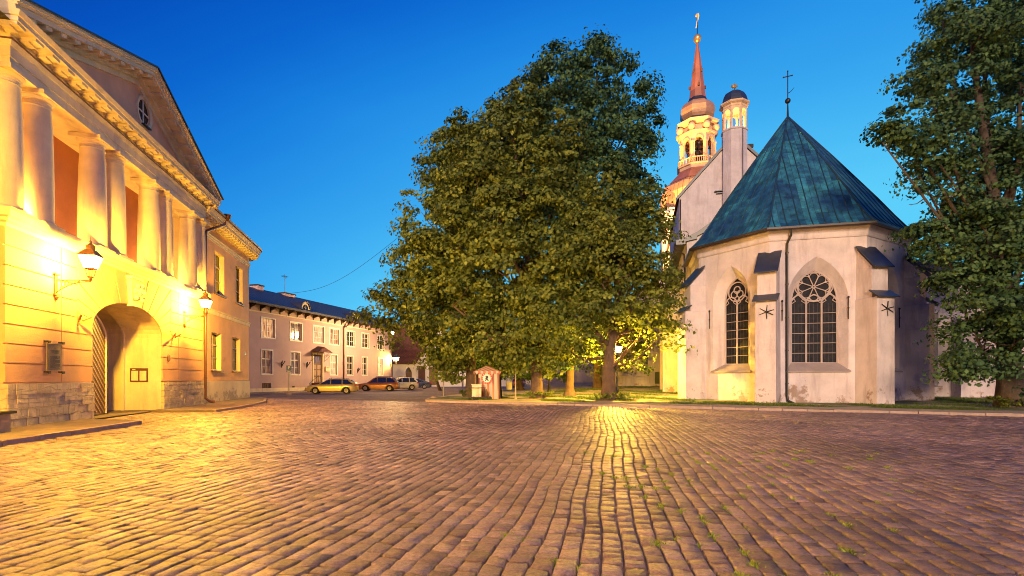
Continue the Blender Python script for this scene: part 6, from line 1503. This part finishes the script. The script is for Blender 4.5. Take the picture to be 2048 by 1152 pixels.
# stone at the tip
def stone():
    mb = MB(); mb.ball((0, 0, .10), .28, 12, 8, sz=.55); o = mb.build('kerb_boulder', T['granite'], smooth=True); o.location = gp(868, 799.5); tag(o, 'low granite boulder at the left tip of the green', 'stone')
stone()
def parking_sign():
    E = empty('parking_sign', gp(578, 789) , math.atan2(578-1024, 1024), 'blue parking sign on a slim pole before the pink house', 'road sign')
    E.rotation_euler.z = R(22); k = 1.0; Y = E.location.y; z1 = 1.5+(757-731)/1024*Y; z0 = 1.5+(757-744.5)/1024*Y; w = 9.6/1024*Y
    mb = MB(); mb.tube([(0, 0, -.02), (0, 0, z1)], .045, 8); mb.build('pole', GREY, E); mb = MB(); mb.lathe([(.28, 0), (.22, .12), (.1, .22)], 12); mb.build('foot', T['granite'], E)
    BL = mat('sign_blue', (.02, .07, .25), rough=.4, bump=0); WH = mat('sign_white', (.75, .75, .75), rough=.4, bump=0)
    mb = MB(); mb.box(-w/2, w/2, -.075, -.05, z0+.18, z1); pn = mb.build('panel', BL, E)
    mb = MB(); mb.box(-w/2, w/2, -.075, -.05, z0, z0+.16); mb.build('lower_panel', BL, E)
    h = z1-z0-.18; lettering('P', h*.85, WH, pn, F((0, -.08, z0+.18+h/2), (1, 0, 0), (0, 0, 1), (0, -1, 0)))
    mb = MB(); mb.box(-w*.3, w*.3, -.08, -.077, z0+.06, z0+.10); mb.build('lower_text', WH, pn)
parking_sign()
def bin_():
    E = empty('litter_bin', on_isl(1018, 56), .2, 'grey square litter bin behind the striped tent', 'litter bin'); E.location.z = .3
    mb = MB(); mb.box(-.28, .28, -.28, .28, 0, .78, tx=-.03, ty=-.03); mb.build('bin_body', GREY, E); mb = MB()
    for x in (-.24, .24):
        for y in (-.24, .24): mb.box(x-.03, x+.03, y-.03, y+.03, .782, 1.0)
    mb.box(-.34, .34, -.34, .34, 1.002, 1.08, tx=.06, ty=.06); mb.build('bin_hood', GREY, E)
bin_()
# ------------------------------------------------------------------ trees
LEAF = tinted('lime_leaf', (.050, .078, .013), (.26, .30, .042), rough=.6, bump=0, transl=.35)
LEAF2 = tinted('dark_leaf', (.026, .066, .026), (.11, .20, .06), rough=.6, bump=0, transl=.3)
LEAF3 = tinted('lamplit_leaf', (.07, .13, .014), (.20, .32, .04), rough=.6, bump=0, transl=.4)  # brighter leaf: lamplight on the far trees put into the colour
EXCL = [(tuple(LAMPP+Vector((0, 0, 3.1))-Vector((6.72, 32.7, 0)).normalized()*d), .42) for d in (0, .8, 1.6, 2.4, 3.2)] + [((-2.0, 33.8, 1.2), 1.1), ((-2.2, 32.2, 1.0), 1.0)]
def leaves(name, blobs, per_m2, size, m, parent, seed, clump_r=.55, origin=Vector((0, 0, 0)), k_leaf=40, lo=.55):
    rng = np.random.default_rng(seed); CC = []; NN = []
    ph = rng.random(9)*6.28
    for (c, r) in blobs:
        rr = np.array(r if hasattr(r, '__len__') else (r, r, r), float); area = 4*PI*((rr[0]*rr[1]+rr[0]*rr[2]+rr[1]*rr[2])/3)
        n = int(area*per_m2); d = rng.normal(size=(n, 3)); d /= np.linalg.norm(d, axis=1)[:, None]
        bump = 1+.14*np.sin(d[:, 0]*5+ph[0]+c[0])*np.sin(d[:, 1]*5+ph[1])+.13*np.sin(d[:, 2]*7+ph[2]+c[2])*np.sin(d[:, 0]*6+ph[3])+.08*np.sin(d[:, 1]*13+ph[4])*np.sin(d[:, 2]*11)
        rad = (lo+(1.04-lo)*rng.random(n)**.6)*bump
        CC.append(np.array(c)[None]+d*rr[None]*rad[:, None]); NN.append(d)
    CC = np.concatenate(CC); NN = np.concatenate(NN)
    # billows and gaps: a slow 3-D wave thins some places and pushes others out
    wv = 1.25*np.sin(CC[:, 0]*1.35+ph[5])*np.sin(CC[:, 1]*1.5+ph[6])*np.sin(CC[:, 2]*1.6+ph[7])+.5*np.sin(CC[:, 0]*3.7+CC[:, 2]*2.9+ph[8])
    if clump_r > .3:
        keep = rng.random(len(CC)) < np.clip(.80+1.25*wv, .06, 1); CC = CC[keep]+NN[keep]*(.55*wv[keep])[:, None]; NN = NN[keep]
    for q, er in EXCL:
        keep = ((CC-np.array(q))**2).sum(1) > (er+clump_r)**2; CC = CC[keep]; NN = NN[keep]
    nc = len(CC)
    k = k_leaf; N = nc*k
    # leaves lie in loose fronds inside each clump, drooping outwards
    cr = clump_r*(.5+1.0*rng.random(nc)); out = NN.copy(); out[:, 2] *= .3; out /= np.linalg.norm(out, axis=1)[:, None]+1e-9
    off = rng.normal(size=(nc, k, 3))*.52; ln = np.linalg.norm(off, axis=2, keepdims=True); off = off/np.maximum(ln, .6)*np.minimum(ln, 1.05)
    off[:, :, 2] *= .42
    along = (off*out[:, None, :]).sum(2); off[:, :, 2] -= .32*np.maximum(along, 0)**1.5
    P = (CC[:, None, :]+off*cr[:, None, None]).reshape(-1, 3)
    od = off.reshape(-1, 3).copy(); od[:, 2] *= 2; od /= np.linalg.norm(od, axis=1)[:, None]+1e-6
    nrm = rng.normal(size=(N, 3))*.34+np.repeat(NN, k, 0)*.35+od*.65; nrm[:, 2] += .45; nrm /= np.linalg.norm(nrm, axis=1)[:, None]
    t = rng.normal(size=(N, 3)); t -= (t*nrm).sum(1)[:, None]*nrm; t /= np.linalg.norm(t, axis=1)[:, None]; b = np.cross(nrm, t)
    s = size*(.65+.7*rng.random(N))[:, None]
    V = np.stack([P-t*s*.55, P+b*s*.40+nrm*s*.06, P+t*s*.60-nrm*s*.06, P-b*s*.40+nrm*s*.06], 1)-np.array(origin)[None, None]
    Fq = np.arange(N*4).reshape(-1, 4)
    tint = np.clip(.45+np.repeat(rng.normal(0, .16, nc), k)+rng.normal(0, .22, N), 0, 1)
    o = np_mesh(name, V.reshape(-1, 3), Fq, m, np.repeat(tint, 4), parent); print(name, N)
    return o
def tree(name, base, tr, blobs, label, seed, m=None, per=1.03, size=.2, lean=(0, 0), fork=.32, group='lime trees on the green', clump=.84, k_leaf=64, cat='tree', bark='bark', hgt=None):
    m = m or LEAF; rnd = random.Random(seed); E = empty(name, base, 0, label, cat, group); b = Vector(base)
    top = max(c[2] for c, r in blobs); cx = sum(c[0] for c, r in blobs)/len(blobs); cy = sum(c[1] for c, r in blobs)/len(blobs)
    H = (top-b.z)*.8; tp = Vector((cx, cy, b.z+H)); mb = MB(); pts = []; rad = []; n = 14
    for i in range(n+1):
        t = i/n; x = b.x+(tp.x-b.x)*t**1.6+lean[0]*math.sin(PI*min(1, t*1.5))+.06*math.sin(t*11+seed); y = b.y+(tp.y-b.y)*t**1.6; pts.append(Vector((x, y, b.z+H*t-.1*(i == 0)))-b)
        fl = 1+.75*math.exp(-t*H/.35); rad.append(tr*fl*(1-.82*t)+.02)
    # extra rings low down so the root flare reads
    lo = [pts[0].lerp(pts[1], q) for q in (.12, .28, .5)]; lr = [tr*(1+.75*math.exp(-H/n*q/.35)) for q in (.12, .28, .5)]
    pts = [pts[0]]+lo+pts[1:]; rad = [tr*1.8]+lr+rad[1:]
    mb.tube(pts, rad, 14)
    # ridged bark: move rings of points in and out
    k = 14
    for i in range(len(mb.v)):
        ri, ai = divmod(i, k)
        if ri < len(pts):
            c = pts[ri]; v = Vector(mb.v[i]); d = v-c; mb.v[i] = tuple(c+d*(1+.10*math.sin(ai*2.7+ri*.35+seed)+.07*math.sin(ai*5.1+ri*1.1)))
    for c, r in blobs:
        c = Vector(c)-b; rr = r if not hasattr(r, '__len__') else min(r)
        t = max(fork*.6, min(.9, fork*.5+.5*(c.z/H)*.9-rnd.random()*.15)); i = min(len(pts)-2, int(t*n)+3); s = pts[i]; mid = s.lerp(c, .5)+Vector((rnd.uniform(-.5, .5), rnd.uniform(-.5, .5), -.5)); r0 = min(rad[i]*.6, .05+rr*.055)
        mb.tube([s, s.lerp(mid, .5)+Vector((0, 0, -.1)), mid, mid.lerp(c, .55), c], [r0, r0*.85, r0*.65, r0*.5, r0*.3], 7)
        for q in range(5):
            d = Vector((rnd.uniform(-1, 1), rnd.uniform(-1, 1), rnd.uniform(-.4, .9))).normalized()*rr*.8; a = mid.lerp(c, rnd.uniform(.3, 1)); mb.tube([a, a+d*.5+Vector((0, 0, -.1)), a+d], [r0*.35, r0*.22, .012], 5)
    mb.build('trunk', T[bark], E, smooth=True)
    leaves('crown', [(tuple(c), r) for c, r in blobs], per, size, m, E, seed, clump, b, k_leaf)
    return E
def bl(*L): return [(tuple(at(px, py, Y)), r) for px, py, Y, r in L]
# the big group on the green
tree('lime_tree', on_isl(1076, 35.2), .36, bl((1010, 540, 34.0, 3.6), (960, 420, 35.5, 3.6), (1050, 330, 36.5, 3.7), (1090, 440, 34.2, 3.3), (905, 610, 35, 2.8), (1010, 270, 38, 2.3), (1035, 225, 39, 1.7), (985, 350, 37, 2.6), (1060, 180, 40, 1.5), (1120, 350, 36, 2.6), (1010, 665, 33.8, 2.6), (1085, 640, 33.0, 2.6), (1075, 700, 34.5, 1.7), (970, 320, 37, 2.9), (900, 500, 36, 3.2), (1130, 545, 33, 2.8), (960, 690, 34.5, 1.9), (1000, 440, 33.6, 2.4)),
     'broad leafy lime with reddish trunk in the middle of the green', 11, size=.23)
tree('lime_tree', on_isl(944, 38.6), .42, bl((860, 560, 39.5, 3.0), (826, 595, 40, 2.0), (778, 618, 41, 1.9), (912, 300, 39.5, 2.0), (918, 270, 39.5, 1.5), (870, 440, 39.5, 2.7), (905, 660, 38.5, 2.3), (885, 700, 39.2, 1.4), (940, 560, 38.5, 3.0), (925, 400, 39, 2.8), (830, 520, 40, 1.9), (910, 715, 38.5, 1.5), (960, 380, 39.5, 2.6), (752, 640, 41.5, .9), (880, 345, 39.8, 1.4)),
     'leftmost lime of the green, its trunk hidden behind the striped tent', 12, size=.24)
tree('lime_tree', on_isl(1138, 37.2), .30, bl((1190, 160, 40, 2.5), (1120, 160, 40.5, 2.2), (1200, 105, 40.5, 1.1), (1215, 265, 39, 3.2), (1130, 265, 38.5, 3.2), (1185, 380, 37.5, 3.6), (1262, 240, 39.5, 1.7), (1285, 205, 40, 1.2), (1280, 300, 40, 1.2), (1050, 250, 39.5, 1.9), (1150, 480, 37, 3.2), (1255, 370, 38.5, 2.0), (1100, 715, 38, 1.6), (1090, 340, 39, 2.6), (1160, 650, 37, 2.4), (1075, 145, 41, .9)),
     'tallest lime, slim trunk between the two stouter trunks', 13, m=LEAF2, size=.24)  # darker leaf colour paints the weaker warm light on this crown
tree('lime_tree', on_isl(1216, 31.6), .40, bl((1200, 550, 31.2, 2.9), (1275, 600, 32, 2.3), (1290, 500, 33, 2.0), (1235, 430, 32.5, 2.7), (1265, 680, 31.6, 1.2), (1140, 600, 30.8, 2.3), (1120, 685, 31.2, 1.3), (1325, 560, 33, 1.0), (1325, 625, 31.5, 1.1), (1175, 480, 32, 2.5), (1190, 660, 31.0, 1.8), (1325, 670, 31.5, .8), (1240, 520, 30.8, 1.8), (1300, 440, 33.5, 1.3), (1345, 600, 31.8, .6)),
     'stout lime with the thickest trunk nearest to the church choir', 14, size=.21)
tree('lime_tree', on_isl(1195, 50), .40, bl((1200, 560, 50, 4.0), (1230, 480, 50, 3.5), (1160, 660, 50, 2.8), (1240, 690, 49, 2.2), (1290, 640, 49, 2.4), (1200, 710, 50, 1.8)),
     'lime standing behind the others near the churchyard wall', 15, m=LEAF, size=.22, per=.9)
tree('lime_tree', on_isl(1040, 58), .35, bl((1040, 660, 58, 4.0), (1090, 700, 60, 3.2), (990, 700, 60, 3.2), (1030, 725, 58, 2.0), (1075, 735, 60, 1.6), (940, 705, 62, 2.5), (900, 715, 64, 1.8)),
     'bright lit lime seen through the gap behind the tent', 16, m=LEAF3, size=.26, per=.9)
tree('street_tree', (-8.9, 64, 0), .16, bl((900, 690, 64, 2.4), (905, 735, 62, 1.5), (900, 630, 66, 3.0), (895, 742, 62, 1.0)),
     'slim leaning tree in front of the white gabled house', 17, m=LEAF, size=.25, per=.9, lean=(-.8, 0), group='trees in the street')
# the tree on the right
tree('maple_tree', (23.3, 23.9, .14), .46, bl((1940, 75, 24, 2.0), (2040, 150, 24, 3.0), (1900, 180, 23.5, 1.6), (1812, 255, 23, 1.15), (1765, 285, 22.8, .75), (1890, 265, 23, 1.5), (1985, 370, 23.4, 2.2), (1900, 425, 23.5, 1.35), (1853, 455, 24, .8), (1965, 520, 22.8, 2.1), (2045, 610, 22.3, 2.1), (1925, 580, 22.6, .9), (1950, 670, 22.3, 1.4), (2025, 690, 22, 1.5), (1905, 725, 22.2, .55), (1850, 160, 24, 1.0), (1960, 10, 24.5, 1.8), (1885, 40, 24.5, 1.0), (2060, 400, 24, 2.5), (2080, 260, 24, 2.5), (1860, 300, 23, 1.0), (1990, 600, 21.6, 1.3), (2010, 470, 21.8, 1.4), (2100, 60, 25, 3), (2120, 560, 23, 3), (1835, 345, 23.3, .7), (1950, 735, 22.2, .6)),
     'large dark maple at the right edge with layered drooping boughs', 21, m=LEAF2, size=.155, per=1.4, group='maple on the right', bark='barkdark', clump=.66, k_leaf=92)
tree('yard_tree', Cw(14, 16, .2), .3, [(tuple(Cw(12.5, 13, 10)), 2.6), (tuple(Cw(16, 14, 8)), 3), (tuple(Cw(11.5, 15, 8.2)), 2.0), (tuple(Cw(15, 14, 12)), 2.5)], 'yellow tree behind the church annex, lamplight painted in its leaves', 22, m=LEAF3, size=.24, per=.9, group='trees behind the church')
# ------------------------------------------------------------------ low growth
def tufts(name, pts, m, label, h=.12, seed=5, blades=9, spread=.10, wd=.012):
    rng = np.random.default_rng(seed); P = np.array(pts, float); n = len(P)*blades
    c = np.repeat(P, blades, 0)+np.concatenate([rng.normal(0, spread, (n, 2)), np.zeros((n, 1))], 1)
    a = rng.random(n)*6.28; hh = h*(.5+rng.random(n)); w = wd*(.6+.8*rng.random(n)); dx = np.cos(a); dy = np.sin(a); lx = rng.normal(0, .5, n)*hh; ly = rng.normal(0, .5, n)*hh
    V = np.stack([c+np.stack([-dx*w, -dy*w, 0*w], 1), c+np.stack([dx*w, dy*w, 0*w], 1), c+np.stack([dx*w*.6+lx*.6, dy*w*.6+ly*.6, hh*.7], 1), c+np.stack([lx, ly, hh], 1)], 1)
    o = np_mesh(name, V.reshape(-1, 3), np.arange(n*4).reshape(-1, 4), m, np.repeat(rng.random(n), 4)); tag(o, label, 'grass', kind='stuff')
GR = tinted('grass_blade', (.05, .09, .015), (.14, .20, .04), rough=.7, bump=0, transl=.3)
def grass():
    rng = np.random.default_rng(9); pts = []
    while len(pts) < 6000:
        p = rng.random()*46-1; q = 2.3+rng.random()**1.5*26; v = K0+KD*p+KN*q
        # away from the beaten path that crosses to the lamp
        n = math.sin(v.x*.55+1)*math.sin(v.y*.5)+.6*math.sin(v.x*1.7+v.y*1.1)
        if n < .1 or v.x < -4 or v.x/v.y > 1.1: continue
        lv = Vector((v.x-17.8, v.y-33.05)); a = lv.x*.97-lv.y*.243; b = lv.x*.243+lv.y*.97
        if abs(a) < 6.2 and b > -6: continue
        if a > 5 and b > 1: continue
        pts.append((v.x, v.y, isl_h(v.x, v.y)-.01))
    tufts('grass', pts, GR, 'short patchy grass on the green round the limes and church', h=.09, blades=7, spread=.13, wd=.014)
grass()
def weeds():
    rng = np.random.default_rng(31); pts = []
    for i, wgt in [(i, 1) for i in range(-6, 34)]:
        for _ in range(14):
            if rng.random() > .6: continue
            l = 2.4+rng.random()**1.6*9; w = float(rowx(i, l)); x = w*ca+l*sa; y = -w*sa+l*ca
            dens = math.exp(-((x/max(y, .1)-.42)/.30)**2)
            if rng.random() < dens*.9 and abs(x) < y*1.05:
                for k in range(rng.integers(1, 5)): pts.append((x+sa*k*.03, y+ca*k*.03, -.01))
    W_ = tinted('weed_blade', (.16, .22, .02), (.36, .42, .05), rough=.7, bump=0, transl=.3)
    tufts('weeds', pts, W_, 'tiny weeds growing in the joints of the cobbles', h=.04, blades=34, spread=.03, wd=.009, seed=6)
weeds()
def suckers(p, label, seed, r=.9, n=260):
    rng = np.random.default_rng(seed); E = empty('shoots', p, 0, label, 'plant', 'shoots round the lime trunks')
    mb = MB(); rnd = random.Random(seed); tips = []
    for k in range(26):
        a = rnd.random()*6.28; d = r*(.35+.65*rnd.random()); q = Vector((d*math.cos(a), d*math.sin(a)*.8, .15+.35*rnd.random())); mb.tube([(q.x*.4, q.y*.4, 0), (q.x*.7, q.y*.7, q.z*.8), q], .008, 4); tips.append(q)
    mb.build('stems', T['barkdark'], E)
    leaves('leaves', [(tuple(q), (.16, .16, .10)) for q in tips], 14, .11, LEAF, E, seed, .12, Vector((0, 0, 0)), 8)
suckers(on_isl(1080, 35.0), 'leafy shoots round the reddish lime trunk', 41, 1.0)
suckers(on_isl(1222, 31.3), 'leafy shoots round the thickest lime trunk', 42, 1.25)
suckers(on_isl(944, 38.3), 'leafy shoots round the trunk behind the tent', 43, .9)
suckers(Vector((23.0, 23.6, .14)), 'leafy shoots at the foot of the maple', 44, 1.0)
